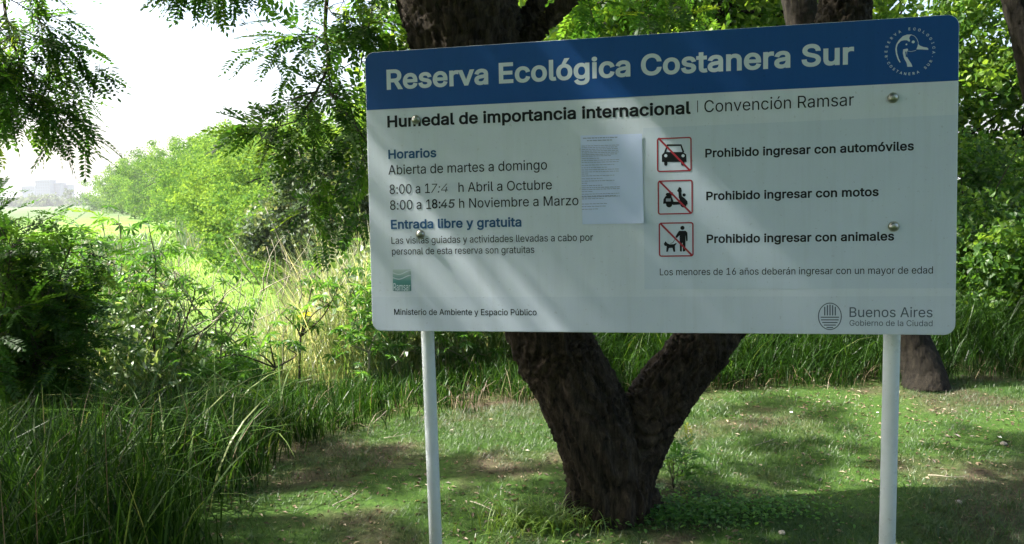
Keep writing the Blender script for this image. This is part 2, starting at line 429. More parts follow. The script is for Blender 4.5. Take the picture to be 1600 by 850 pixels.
CAPH = glyphs('H')[0][:, 1].max()
def line(name, s, x0, yb, x1, cap, mat, bold=0.002, z=.0022, shear=0.0, label=None, parent=None):
    """text whose left baseline is at photo pixel (x0,yb), right end at x1, capital height cap pixels (at left)"""
    a = uv(x0, yb); b = uv(x1, yb); h = uv(x0, yb - cap)[1] - a[1]
    v, F = glyphs(s, bold, shear, 1.015 if bold > .012 else 1.0); v = v.copy(); W = v[:, 0].max() - v[:, 0].min()
    k = h / (CAPH + 2 * bold); v[:, 1] += bold; v[:, 0] = (v[:, 0] - v[:, 0].min()) * (b[0] - a[0]) / W + a[0]; v[:, 1] = v[:, 1] * k + a[1]; v[:, 2] += z
    o = pydata(name, v, F, mat, parent)
    if label: o['label'] = label
    return o
B1, B2, B3 = .022, .022, .008
line('title_lettering', 'Reserva Ecológica Costanera Sur', 604.5, 140.5, 1334, 31.5, M_white, .023, label='pale bold title in the blue band')
line('subtitle_lettering', 'Humedal de importancia internacional', 605.5, 199.5, 1079.5, 18.5, M_black, .024)
a = uv(1090, 175.5); b = uv(1090, 157); V, F = slab([(a[0] - .0016, a[1]), (a[0] + .0016, a[1]), (a[0] + .0016, b[1]), (a[0] - .0016, b[1])], .0016, .0022); pydata('divider_bar', V, F, M_black)
line('subtitle_lettering', 'Convención Ramsar', 1100.5, 175.5, 1334, 18.5, M_black, 0)
line('heading_lettering', 'Horarios', 607, 248.5, 682, 14.5, M_blue, B1)
line('text_line', 'Abierta de martes a domingo', 607, 273, 855, 14.8, M_black)
line('text_line', '8:00 a 1', 609, 303.3, 672, 14.8, M_black)
line('faded_digits', '7:', 673.5, 301.2, 688, 14, M_worn, 0, shear=.2, label='faded slanted digits of the closing hour')
line('faded_digits', '4', 689, 300.5, 700, 13, M_worn, -.005, shear=.2, label='almost rubbed off digit of the closing hour')
line('text_line', 'h Abril a Octubre', 716.5, 300, 862.5, 14.8, M_black)
line('text_line', '8:00 a 1', 609.7, 328, 674, 14.8, M_black)
line('overwritten_digits', '8:', 675, 325.8, 688.5, 14.5, M_black, .014, label='hand thickened digit eight of the closing hour')
line('overwritten_digits', '45', 688.5, 325.3, 711, 13.5, M_worn, .016, shear=.15, label='hand written grey digits of the closing hour')
line('text_line', 'h Noviembre a Marzo', 717.5, 325, 904, 14.8, M_black)
line('heading_lettering', 'Entrada libre y gratuita', 611, 358, 815, 14.5, M_blue, B1)
line('text_line', 'Las visitas guiadas y actividades llevadas a cabo por', 611.8, 381, 926.6, 10.7, M_black)
line('text_line', 'personal de esta reserva son gratuitas', 612.6, 398, 835, 10.7, M_black)
line('text_line', 'Ministerio de Ambiente y Espacio Público', 616, 492, 838.5, 9.4, M_black, B3)
line('text_line', 'Prohibido ingresar con automóviles', 1102, 246.3, 1427.7, 13.7, M_black, B2)
line('text_line', 'Prohibido ingresar con motos', 1103.5, 313, 1372.8, 13.5, M_black, B2)
line('text_line', 'Prohibido ingresar con animales', 1104.3, 380, 1397, 13.5, M_black, B2)
line('text_line', 'Los menores de 16 años deberán ingresar con un mayor de edad', 1031, 430.2, 1457.6, 10.6, M_black)
line('city_lettering', 'Buenos Aires', 1327.3, 495.3, 1457, 15.3, M_grey)
line('city_lettering', 'Gobierno de la Ciudad', 1327.3, 509, 1457, 9.0, M_grey)

# pictograms
def poly(P, z): return [(x, y, z) for x, y in P]
class Flat:
    def __init__(s): s.V = []; s.F = []
    def add(s, P, z=.0026):
        n = len(s.V); s.V += poly(P, z); s.F.append(list(range(n, n + len(P))))
    def strip(s, P, w, z=.0026, closed=False):
        P = np.array(P); e = np.gradient(P, axis=0) if not closed else np.roll(P, -1, 0) - np.roll(P, 1, 0)
        nr = np.stack([-e[:, 1], e[:, 0]], -1); nr /= np.linalg.norm(nr, axis=1, keepdims=True); n = len(s.V); k = len(P)
        s.V += poly(P + nr * w / 2, z) + poly(P - nr * w / 2, z)
        for i in range(k if closed else k - 1): j = (i + 1) % k; s.F.append([n + i, n + j, n + k + j, n + k + i])
    def circ(s, c, r, z=.0026, ry=None, n=28): s.add([(c[0] + r * math.cos(t), c[1] + (ry or r) * math.sin(t)) for t in np.linspace(0, 2 * np.pi, n, endpoint=False)], z)
    def build(s, name, mat, parent):
        F = []
        o = pydata(name, s.V, s.F, mat, parent); return o
PX = abs(uv(1000, 300)[0] - uv(1001, 300)[0]); PXr = abs(uv(1050, 300)[0] - uv(1051, 300)[0])
def z2m(ox, oy, s): return lambda L: [uv(ox + x / s, oy + y / s) for x, y in L]
za = z2m(1000, 10, 3.077); zb = z2m(1000, 280, 3.077)
ZU = PXr / 3.077
picts = [('car', 83, 247, 628, 796, za), ('scooter', 87, 252, 3, 170, zb), ('dog_walker', 92, 256, 207, 372, zb)]
def mk_pict(kind, x0, x1, y0, y1, zf):
    (ax, ay), (bx, by) = zf([(x0, y1), (x1, y0)]); cx, cy = (ax + bx) / 2, (ay + by) / 2
    fr = Flat(); fr.strip(rrect(cx, cy, bx - ax - 4 * ZU, by - ay - 4 * ZU, 10 * ZU), 6.5 * ZU, .0030, True)
    fo = pydata('pictogram', fr.V, fr.F, M_red); fo['label'] = {'car': 'red framed symbol of a front view car struck through', 'scooter': 'red framed symbol of a scooter struck through', 'dog_walker': 'red framed symbol of a person with a dog struck through'}[kind]
    s = Flat(); h = Flat()
    if kind == 'car':
        s.add(zf([(105, 748), (105, 714), (118, 700), (206, 700), (222, 712), (224, 748)]))
        s.strip(zf([(120, 702), (132, 667), (197, 667), (209, 702)]), 9 * ZU)
        for x in (116, 197): s.add(zf([(x, 740), (x + 16, 740), (x + 16, 760), (x + 12, 766), (x + 4, 766), (x, 760)]))
        for x in (124, 207): h.circ(zf([(x, 718)])[0], 7.5 * ZU, .0030)
    elif kind == 'scooter':
        s.circ(zf([(140, 121)])[0], 15 * ZU); s.circ(zf([(209, 121)])[0], 15 * ZU, .0027)
        s.add(zf([(111, 118), (113, 96), (124, 80), (150, 78), (157, 96), (161, 108), (186, 108), (191, 99), (186, 84), (187, 66), (199, 66), (201, 82), (214, 90), (228, 106), (229, 121), (190, 122), (160, 124), (155, 118)]), .0026)
        s.add(zf([(123, 74), (128, 66), (157, 63), (160, 78), (128, 80)]), .0028)
        s.add(zf([(178, 57), (188, 37), (198, 42), (201, 58), (196, 63), (184, 61)]), .0026)
        s.circ(zf([(212, 76)])[0], 8 * ZU, .0027); s.add(zf([(184, 58), (198, 58), (202, 92), (187, 92)]), .0029); s.add(zf([(150, 108), (192, 108), (192, 122), (150, 122)]), .0029)
        h.add(zf([(125, 98), (148, 98), (148, 94), (125, 94)]), .0032); h.add(zf([(125, 106), (148, 106), (148, 102), (125, 102)]), .0032)
    else:
        s.circ(zf([(204, 234)])[0], 10 * ZU)
        s.add(zf([(188, 248), (220, 248), (228, 257), (229, 295), (222, 298), (219, 268), (218, 346), (206, 348), (205, 306), (202, 306), (201, 348), (192, 347), (190, 270), (177, 283), (170, 277), (182, 256)]))
        s.strip(zf([(174, 281), (166, 292), (158, 305), (146, 309)]), 2.5 * ZU)
        s.add(zf([(114, 311), (123, 298), (131, 308), (142, 313), (164, 312), (174, 306), (176, 310), (168, 320), (169, 349), (161, 349), (156, 330), (139, 331), (134, 349), (126, 349), (128, 322), (119, 320)]))
    s.build('symbol', M_black, fo)
    if h.V: h.build('highlight', M_panel, fo)
    d = Flat(); d.strip(zf([(x0 + 5, y0 + 5), (x1 - 5, y1 - 5)]), 9 * ZU, .0036); d.build('strike_bar', M_red, fo)
for a_ in picts: mk_pict(*a_)

# swan emblem with ring lettering
zc = z2m(1370, 30, 8.5); ZC = abs(uv(1420, 80)[0] - uv(1421, 80)[0]) / 8.5
em = Flat()
em.add(zc([(455, 203), (400, 205), (345, 225), (290, 280), (255, 340), (245, 400), (255, 470), (280, 540), (305, 578), (315, 570), (290, 520), (270, 450), (265, 380), (280, 330), (320, 290), (360, 280), (400, 280), (430, 300), (442, 292), (430, 255), (440, 225), (460, 212)]), .0022)
em.strip(zc([(455, 206), (500, 224), (532, 262), (549, 305), (549, 330)]), 6 * ZC, .0023)
em.strip(zc([(408, 424), (460, 430), (520, 414)]), 6 * ZC, .0023)
em.add(zc([(548, 325), (570, 350), (620, 370), (670, 378), (685, 395), (680, 408), (600, 402), (525, 402), (540, 360)]), .0022)
em.circ(zc([(483, 302)])[0], 20 * ZC, .0022); em.circ(zc([(393, 335)])[0], 12 * ZC, .0022)
em.add(zc([(350, 402), (405, 390), (417, 408), (400, 430), (400, 500), (430, 550), (460, 595), (472, 632), (405, 632), (395, 580), (360, 520), (345, 450)]), .0022)
emb = pydata('bird_emblem', em.V, em.F, M_white); emb['label'] = 'pale water bird head emblem in a ring of capitals'
sl_ = Flat(); sl_.add(zc([(376, 432), (391, 430), (402, 503), (384, 500)]), .0026); sl_.build('neck_mark', M_head, emb)
cx, cy = zc([(438, 428)])[0]; ry = 318 * ZC; V = []; F = []
def ring(s, a0, a1, flip, size=52):
    n = len(s)
    for i, ch in enumerate(s):
        if ch == ' ': continue
        t = R_(a0 + (a1 - a0) * i / (n - 1)); v, f = glyphs(ch, .016)
        if ch == '.': v = v.copy(); v[:, 1] += .3
        v = v.copy(); v[:, 0] -= (v[:, 0].min() + v[:, 0].max()) / 2; v[:, 1] -= CAPH / 2; v *= size * 1.32 * ZC
        ang = t - math.pi / 2 if not flip else t + math.pi / 2
        c_, s_ = math.cos(ang), math.sin(ang)
        w_ = np.stack([v[:, 0] * c_ - v[:, 1] * s_ + cx + ry * math.cos(t), v[:, 0] * s_ + v[:, 1] * c_ + cy + ry * math.sin(t), v[:, 2] + .0022], -1)
        F.extend([[k + len(V) for k in g] for g in f]); V.extend(w_.tolist())
ring('RESERVA ECOLOGICA', 189, -6, False); ring('COSTANERA SUR', 208, 331, True)
ring('..', 197, 343, True)
pydata('ring_lettering', V, F, M_white, emb)

# city emblem
zd = z2m(1260, 450, 7.2727); ZD = abs(uv(1296, 490)[0] - uv(1297, 490)[0]) / 7.2727
ce = Flat(); c0 = zd([(266, 322)])[0]
ce.strip([(c0[0] + 130 * ZD * math.cos(t), c0[1] + 160 * ZD * math.sin(t)) for t in np.linspace(0, 2 * np.pi, 40, endpoint=False)], 11 * ZD, .0022, True)
for x, yt in ((208, 212), (238, 195), (268, 188), (298, 195), (328, 212)): ce.add(zd([(x - 7, 312), (x + 7, 312), (x + 7, yt), (x - 7, yt)]), .0022)
for y, hw in ((332, 104), (362, 100), (392, 87), (421, 68), (449, 38)): ce.add(zd([(266 - hw, y + 6), (266 + hw, y + 6), (266 + hw, y - 6), (266 - hw, y - 6)]), .0022)
o = pydata('oval_emblem', ce.V, ce.F, M_grey); o['label'] = 'dark oval emblem of upright and level bars'

# wetland logo
m_, nt_, out_ = mat_new('print_teal'); p_ = nt_.nodes.new('ShaderNodeBsdfPrincipled'); p_.inputs['Roughness'].default_value = .4
tc_ = nt_.nodes.new('ShaderNodeTexCoord'); sp_ = nt_.nodes.new('ShaderNodeSeparateXYZ'); nt_.links.new(tc_.outputs['Generated'], sp_.inputs[0])
rp_ = ramp(nt_, [(0, (.045, .17, .17)), (.45, (.09, .27, .25)), (1, (.50, .60, .58))], sp_.outputs['Y']); nt_.links.new(rp_.outputs[0], p_.inputs['Base Color']); nt_.links.new(p_.outputs[0], out_.inputs[0])
lg = Flat(); lg.add([uv(614, 454.5), uv(642.5, 454.5), uv(642, 421), uv(613.7, 421)], .0020); lo = pydata('wetland_logo', lg.V, lg.F, m_)
lo['label'] = 'small square teal logo with two pale waves'
wv = Flat()
for yy in (427, 434.5): wv.strip([uv(614 + 28 * t, yy + 2.4 * math.sin(t * 5.2 - .3) - 2 * t) for t in np.linspace(0, 1, 14)], 1.5 * PX, .0024)
wv.build('wave', M_white, lo); line('logo_lettering', 'Ramsar', 615, 454, 641.2, 11.5, M_white, .006, parent=lo)

# bolts
def dome(r, h, n=14, k=5):
    V = [(0, 0, h)]; F = []
    for i in range(1, k + 1):
        t = i / k * math.pi / 2
        for j in range(n): a = 2 * math.pi * j / n; V.append((r * math.sin(t) * math.cos(a), r * math.sin(t) * math.sin(a), h * math.cos(t)))
    for j in range(n): F.append([0, 1 + j, 1 + (j + 1) % n])
    for i in range(k - 1):
        for j in range(n): F.append([1 + i * n + j, 1 + (i + 1) * n + j, 1 + (i + 1) * n + (j + 1) % n, 1 + i * n + (j + 1) % n])
    return V, F
M_steel, nt_, out_ = mat_new('bolt_steel'); p_ = nt_.nodes.new('ShaderNodeBsdfPrincipled'); p_.inputs['Metallic'].default_value = 1; p_.inputs['Roughness'].default_value = .32; p_.inputs['Base Color'].default_value = (.42, .42, .38, 1); nt_.links.new(p_.outputs[0], out_.inputs[0])
bme = None
for q in ((650, 187), (657, 366), (1395, 153), (1396, 354)):
    V, F = dome(.0185, .013); c = uv(*q)
    o = pydata('bolt', [(x, y, z + .0042) for x, y, z in V], F, M_steel)
    o.matrix_local = MB @ Matrix.Translation((c[0], c[1], 0))
    k = 16; V, F = slab([(.021 * math.cos(t), .021 * math.sin(t)) for t in np.linspace(0, 2 * np.pi, k, endpoint=False)], .0028, .0042)
    wsh = mesh_np('washer', V, np.array([i for f in F for i in f]), M_steel, o, sizes=np.array([len(f) for f in F], np.int32))
# posts: vertical, behind the board
for q0, q1, r in (((668, 517.5), (680.7, 850), .0305), ((1393.5, 529), (1386.2, 850), .0325)):
    c = uv(*q0); base = BC + BU * c[0] - BN * (BD + r + .034)
    tp = pt(q0[0], q0[1], base[1]); x_, y_ = tp[0], base[1]
    P = [(x_, y_, -.4), (x_, y_, .4), (x_, y_, 1.2), (x_, y_, 2.17), (x_, y_, 2.20)]
    P = np.array(P) - SB; v, f = tube(P, [r, r, r, r, r * .8], 28); cf = clean_faces(f)
    po = mesh_np('post', v, np.array([i for g in cf for i in g]), M_post, sign, sizes=np.array([len(g) for g in cf], np.int32), smooth=True)
    for bv in (.316, -.19):                          # clamp bracket between post and board
        cc = BC + BU * c[0] + BV * bv - BN * (BD + .017) - SB
        V, F = slab([(-.05, -.02), (.05, -.02), (.05, .02), (-.05, .02)], -.0165, .0165)
        br = mesh_np('bracket', V, np.array([i for g in F for i in g]), M_steel, po, sizes=np.array([len(g) for g in F], np.int32))
        mm = MB.copy(); 
        for i in range(3): mm[i][3] = cc[i]
        br.matrix_local = mm

# paper notice taped to the board
M_paper = paint('paper', (.58, .68, .92), .6)
M_ink = paint('ink', (.28, .33, .43), .6)
pc = uv(956, 280); nb_ = empty('paper_notice', BC + BU * pc[0] + BV * pc[1] + BN * .0006)
tag(nb_, 'pale blue printed sheet taped to the middle of the reserve board', 'paper notice')
MP = MB.copy()
for i in range(3): MP[i][3] = 0
cor = [uv(910, 350.5), uv(1006, 349), uv(1003, 209), uv(907, 212)]
r = rng(5); nx, ny = 12, 16; V = []
for j in range(ny + 1):
    for i in range(nx + 1):
        s_, t_ = i / nx, j / ny
        x = (cor[0][0] * (1 - s_) + cor[1][0] * s_) * (1 - t_) + (cor[3][0] * (1 - s_) + cor[2][0] * s_) * t_
        y = (cor[0][1] * (1 - s_) + cor[1][1] * s_) * (1 - t_) + (cor[3][1] * (1 - s_) + cor[2][1] * s_) * t_
        V.append((x - pc[0], y - pc[1], .0012 + .0016 * math.sin(s_ * 5 + t_ * 3) ** 2 * (1 if 0 < i < nx and 0 < j < ny else .3) + .012 * max(0, s_ + (1 - t_) - 1.75) ** 2 * 16))
F = [[j * (nx + 1) + i, j * (nx + 1) + i + 1, (j + 1) * (nx + 1) + i + 1, (j + 1) * (nx + 1) + i] for j in range(ny) for i in range(nx)]
sh = mesh_np('sheet', V, np.array(F), M_paper, nb_, smooth=True); sh.matrix_local = MP
fl = Flat(); ze = z2m(900, 200, 5.487)
rows = [(88, 60, 355, 1.7), (110, 95, 310, 1.7)] + [(y, 50, e, 1) for y, e in ((155, 370), (170, 355), (185, 360), (200, 362), (215, 368), (230, 362), (243, 300), (263, 198), (280, 372), (297, 365), (320, 335), (342, 272), (360, 372), (378, 370), (395, 105), (412, 330), (436, 230), (456, 330), (474, 105), (495, 228), (513, 378), (528, 375), (546, 145), (568, 372), (585, 345), (592, 376), (608, 240), (652, 265), (674, 255), (697, 198))]
for y, x0, x1, b_ in rows:
    x = x0
    while x < x1 - 4:
        wd = min(r.uniform(10, 38), x1 - x); sy = -(x - 50) * .03
        P = ze([(x, y + 3 * b_ + sy), (x + wd, y + 3 * b_ + sy), (x + wd, y - 2 * b_ + sy), (x, y - 2 * b_ + sy)])
        fl.add([(q[0] - pc[0], q[1] - pc[1]) for q in P], .0042); x += wd + 5
o = mesh_np('printed_lines', fl.V, np.array(fl.F), M_ink, nb_); o.matrix_local = MP

# ------------------------------------------------------------------ foliage templates
def leaflet(l, w):                      # folded rhomb, lies along +y
    return np.array([[0, 0, 0], [w / 2, l * .45, -.12 * w], [0, l, -.1 * l], [-w / 2, l * .45, -.12 * w]])
def pinnate(pairs, L, l, w, droop=.25, seed=0):
    r = rng(seed); V = []; F = []
    V += [[-.0015, 0, 0], [.0015, 0, 0], [.001, L, -droop * L], [-.001, L, -droop * L]]; F.append([0, 1, 2, 3])
    for i in range(pairs + 1):
        t = .18 + .82 * i / pairs; y = t * L; z = -droop * L * t * t
        for s in ((-1, 1) if i < pairs else (0,)):
            a = s * R_(58 + r.uniform(-10, 10)) if s else r.uniform(-.2, .2)
            q = leaflet(l * (1 - .35 * abs(t - .5)) * r.uniform(.85, 1.1), w * r.uniform(.85, 1.1)); tw = r.uniform(-.4, .4)
            ct, st = math.cos(tw), math.sin(tw); q = np.stack([q[:, 0] * ct + q[:, 2] * st, q[:, 1], -q[:, 0] * st + q[:, 2] * ct], -1)
            c_, s_ = math.cos(-a), math.sin(-a); q = np.stack([q[:, 0] * c_ - q[:, 1] * s_, q[:, 0] * s_ + q[:, 1] * c_ + y, q[:, 2] + z], -1)
            n = len(V); V += q.tolist(); F.append([n, n + 1, n + 2, n + 3])
    return np.array(V), np.array(F)
PIN = [pinnate(8, .21, .048, .020, .2, i) for i in range(4)]
PINC = [pinnate(4, .26, .13, .062, .3, i + 9) for i in range(3)]
BROAD = [(np.array([[0, 0, 0], [.42, .35, .1], [.3, .8, .05], [0, 1.1, -.15], [-.3, .8, .05], [-.42, .35, .1]]), np.array([[0, 1, 2, 3], [0, 3, 4, 5]]))]
QUAD = (np.array([[0, 0, 0], [.4, .45, .08], [0, 1, -.1], [-.4, .45, .08]]), np.array([[0, 1, 2, 3]]))
def castor_leaf(seed):
    r = rng(seed); n = 8; V = [[0, 0, 0]]; F = []
    a0, a1 = R_(-150), R_(150); A = np.linspace(a0, a1, n)
    for i, a in enumerate(A):
        L = (1 - .38 * abs(a) / math.pi) * r.uniform(.9, 1.08)
        ip = a - (a1 - a0) / (n - 1) / 2
        def P(ang, rad, z): return [rad * math.sin(ang), rad * math.cos(ang), z]
        k = len(V); dz = -.22 * L * L
        V += [P(a - .25, .42 * L, .03), P(a - .15, .70 * L, dz * .5), P(a, L, dz * 1.3), P(a + .15, .70 * L, dz * .5), P(a + .25, .42 * L, .03)]
        F += [[0, k + 4, k + 3, k + 2], [0, k + 2, k + 1, k]]
    return np.array(V), F
CAST = [castor_leaf(i) for i in range(4)]

def twig_leaves(ML, r, path, n, tmpl, out=.06, size=(.8, 1.2), droop=.5, tint=(0, 1), seed_dirs=None, side=None):
    """leaves alternate along a polyline path"""
    path = np.asarray(path); t = r.uniform(.1, 1, n) * (len(path) - 1); i = np.minimum(t.astype(int), len(path) - 2); f = (t - i)[:, None]
    p = path[i] * (1 - f) + path[i + 1] * f; d = path[i + 1] - path[i]; d /= np.linalg.norm(d, axis=1, keepdims=True)
    s = rdir(r, n); s -= d * (s * d).sum(1, keepdims=True); s[:, 2] *= .5
    dd = d * .55 + s * .9 + np.array([0, 0, -droop]) * r.uniform(.2, 1, (n, 1))
    A = frames(dd, None, r, .35) * r.uniform(*size, (n, 1, 1))
    tt = r.uniform(*tint, n); k = r.integers(0, len(tmpl), n)
    for q in range(len(tmpl)):
        mk = k == q; ML.add(*tmpl[q], A[mk], p[mk], tt[mk])

def bough(r, start, d, L, segs=7, wob=.16, grav=.0):
    P = [np.array(start, float)]; d = np.array(d, float); d /= np.linalg.norm(d)
    for i in range(segs):
        d = d + r.normal(0, wob, 3) + np.array([0, 0, -grav]); d /= np.linalg.norm(d); P.append(P[-1] + d * L / segs)
    return np.array(P)
def hanging(r, main, ntw, Ltw, nleaf, ML, wood, rad=.012, grav=.12, spread=1.0, tmpl=PIN, tint=(0, 1), size=(.8, 1.2), sub=2, t0=.0, fwd=.5, bias=None):
    """side twigs with leaves along a main branch polyline"""
    main = np.asarray(main); wood.append((main, np.linspace(rad, rad * .3, len(main))))
    for k in range(ntw):
        t = t0 + (1 - t0) * (k + r.uniform(0, 1)) / ntw * .999; x = t * (len(main) - 1); i = int(x); f = x - i
        p = main[i] * (1 - f) + main[min(i + 1, len(main) - 1)] * f
        d0 = main[min(i + 1, len(main) - 1)] - main[i] if i < len(main) - 1 else main[-1] - main[-2]
        d0 = d0 / np.linalg.norm(d0); s = rdir(r, 1)[0] * spread; s[2] *= .7
        if bias is not None: s = s + bias
        tw = bough(r, p, d0 * fwd + s, Ltw * r.uniform(.5, 1.15), 5, .18, grav)
        wood.append((tw, np.linspace(rad * .35, .0018, len(tw)))); twig_leaves(ML, r, tw, nleaf, tmpl, tint=tint, size=size, droop=.15)
        for j in range(sub):
            q = tw[r.integers(1, 4)]; t2 = bough(r, q, rdir(r, 1)[0] + (tw[-1] - tw[0]) / Ltw, Ltw * .5, 3, .2, grav)
            wood.append((t2, np.linspace(.0025, .0015, len(t2)))); twig_leaves(ML, r, t2, nleaf // 2, tmpl, tint=tint, size=size)

def clumpy(ML, r, cen, rad, nclump, nleaf, tmpl, lsize, shell=.55, csize=.35, tint=(0, 1), up=.6, keep=None, flat=.7, jit=.18, lobes=0):
    """leaf clumps through a crown volume; uneven outline"""
    d = rdir(r, nclump); rr = (shell + (1 - shell) * r.random(nclump) ** .6) * (1 + jit * r.normal(0, 1, nclump))
    c = np.array(cen) + d * rr[:, None] * np.array(rad)
    if lobes:                             # billowing crown: clumps gather on rounded lobes
        ld = rdir(r, lobes); lc = np.array(cen) + ld * np.array(rad) * r.uniform(.72, .95, (lobes, 1)); k = r.integers(0, lobes, nclump)
        c = lc[k] + rdir(r, nclump) * (np.mean(rad) * r.uniform(.22, .36, lobes)[k] * r.uniform(.75, 1.05, nclump))[:, None]
    if keep is not None: c = c[keep(c)]
    n = len(c); cs = csize * r.uniform(.6, 1.4, n); base = r.uniform(tint[0], tint[1], n)
    p = np.repeat(c, nleaf, 0) + rdir(r, n * nleaf) * (r.random(n * nleaf) ** .5 * np.repeat(cs, nleaf))[:, None] * np.array([1, 1, flat])
    q = rdir(r, len(p)); q[:, 2] -= .25
    A = frames(q, None, r, .6 / max(up, .1)) * r.uniform(lsize[0], lsize[1], (len(p), 1, 1))
    tt = np.clip(np.repeat(base, nleaf) + r.normal(0, .16, len(p)), 0, 1); k = r.integers(0, len(tmpl), len(p))
    for j in range(len(tmpl)): mk = k == j; ML.add(*tmpl[j], A[mk], p[mk], tt[mk])
    return c

# ------------------------------------------------------------------ the forked tree behind the sign
def bark_mesh(name, limbs, mat, parent, loc, voxel=.011, amp=.012, seed=0, smooth=6):
    V = []; F = []; S = []; off = 0; segs = []
    for P, rd in limbs:
        Ps = spline(P, 10); rs = np.interp(np.linspace(0, len(P) - 1, len(Ps)), np.arange(len(P)), rd)
        v, f = tube(Ps, rs, 28)
        for g in clean_faces(f): F += [i + off for i in g]; S.append(len(g))
        V.append(v); off += len(v); segs.append((Ps, rs))
    o = mesh_np('tmp', np.concatenate(V), np.array(F), None, sizes=np.array(S, np.int32))
    md = o.modifiers.new('r', 'REMESH'); md.mode = 'VOXEL'; md.voxel_size = voxel
    sm = o.modifiers.new('s', 'SMOOTH'); sm.iterations = smooth; sm.factor = .5
    dg = bpy.context.evaluated_depsgraph_get(); dg.update()
    me = bpy.data.meshes.new_from_object(o.evaluated_get(dg)); bpy.data.objects.remove(o)
    n = len(me.vertices); v = np.zeros(n * 3); me.vertices.foreach_get('co', v); v = v.reshape(-1, 3)
    nm = np.zeros(n * 3); me.vertices.foreach_get('normal', nm); nm = nm.reshape(-1, 3)
    ax = np.zeros((n, 3)); wt = np.zeros(n)
    for Ps, rs in segs:
        best = np.full(n, 1e9); bd = np.zeros((n, 3))
        for a, b, q in zip(Ps[:-1], Ps[1:], rs[:-1]):
            e = b - a; t = np.clip(((v - a) @ e) / (e @ e), 0, 1); dd = np.linalg.norm(v - a - t[:, None] * e, axis=1) / q
            mk = dd < best; best[mk] = dd[mk]; bd[mk] = e / np.linalg.norm(e)
        w_ = np.exp(-(best ** 2) * 2.5); ax += bd * w_[:, None]; wt += w_
    ax /= np.linalg.norm(ax, axis=1, keepdims=True) + 1e-9
    c = v - np.array(loc); al = (c * ax).sum(1, keepdims=True); q = c - ax * al * .90
    wq = q + .05 * (np.stack([vnoise(q * 9, seed + 11), vnoise(q * 9, seed + 12), vnoise(q * 9, seed + 13)], -1) - .5)
    r1 = 1 - np.abs(vnoise(wq * 40, seed) * 2 - 1); r2 = 1 - np.abs(vnoise(wq * 75, seed + 1) * 2 - 1); r3 = vnoise(c * 5, seed + 2)
    crack = 1 - np.abs(vnoise(c * np.array([30, 30, 40]), seed + 5) * 2 - 1)
    h = amp * (1.6 * (r1 ** 1.5 - .45) + .7 * (r2 - .5) + 1.1 * (r3 - .5)) - amp * .7 * np.clip(crack - .85, 0, 1) * 5 * .3
    v = v + nm * h[:, None] - np.array(loc)
    me.vertices.foreach_set('co', v.astype(np.float32).ravel()); me.name = name; me.materials.clear(); me.materials.append(mat)
    me.polygons.foreach_set('use_smooth', np.ones(len(me.polygons), bool)); me.update()
    return link(bpy.data.objects.new(name, me), parent)

TB = pt(950, 815, 4.05); TB[2] = gz(TB[0], TB[1])
tree = empty('forked_tree', TB); tag(tree, 'dark rough barked tree forking low down behind the reserve board', 'tree')
DT = 4.05
L1 = [TB + [0.02, 0, -.25], TB + [.01, 0, .02], pt(951, 740, DT), pt(925, 660, DT + .02), pt(885, 580, DT + .05), pt(858, 520, DT + .08), pt(800, 340, DT + .1), pt(752, 160, DT + .1), pt(728, 60, DT + .1), pt(705, -40, DT + .15)]
r1_ = [.25, .214, .214, .212, .205, .205, .225, .25, .285, .30]
L2 = [pt(962, 800, DT), pt(985, 720, DT + .02), pt(1016, 645, DT + .05), pt(1062, 580, DT + .1), pt(1110, 520, DT + .15), pt(1190, 380, DT + .25), pt(1262, 230, DT + .35), pt(1305, 80, DT + .4), pt(1322, 0, DT + .45), pt(1335, -110, DT + .5)]
r2_ = [.155, .15, .148, .146, .142, .14, .142, .135, .13, .13]
L1b = [pt(700, -20, DT + .15), pt(640, -150, DT + .2), pt(560, -420, DT + .1)]; L1c = [pt(715, -20, DT + .15), pt(770, -150, DT + .3), pt(880, -420, DT + .6)]
L2b = [pt(1330, -80, DT + .5), pt(1420, -380, DT + .7)]
Lb = [pt(800, 95, DT + .05), pt(832, 55, DT + .02), pt(880, 8, DT - .03), pt(960, -60, DT - .1)]
Lc = [pt(815, 40, DT + .2), pt(838, 5, DT + .3), pt(850, -60, DT + .3)]
# root flares
fl_ = []
for px_, dpx, dy in ((905, -22, -.05), (960, 0, -.1), (1010, 20, .02)):
    fl_.append(([pt(px_, 770, DT - .08 * (px_ == 960)), pt(px_ + dpx * .4, 812, DT + dy), TB + [(px_ + dpx - 950) * .0037, dy * 1.2 - .02, -.12]], [.06, .075, .09]))
bark_mesh('trunk', [(L1, r1_), (L2, r2_), (L1b, [.26, .18, .12]), (L1c, [.24, .17, .12]), (L2b, [.12, .09]), (Lb, [.055, .045, .035, .02]), (Lc, [.045, .04, .03])] + fl_, M_bark, tree, TB, .0122, .022, 1, 3)

ML = Multi(); wood = []; r = rng(11)
# boughs over the lawn (above the frame) and the hanging sprays left of the board
def crown_keep(c):                    # stay clear of the open sky seen left of the board
    d = c - CAM; z = d @ CF; x = 800 + F_PX * (d @ CR) / z; y = 425 - F_PX * (d @ CU) / z
    return ~((z > 0) & (x > -200) & (x < 1800) & (y > -330))
clumpy(ML, r, (0.2, 1.7, 6.4), (4.8, 4.9, 2.3), 450, 24, PINC, (.8, 1.25), .15, .5, up=1.5, keep=crown_keep)
P = np.concatenate(ML.v); Cn = ML; 
cr_hi = ML.build('high_foliage', M_leafnear, tree, loc=TB); cr_hi['kind'] = 'stuff'
ML = Multi()
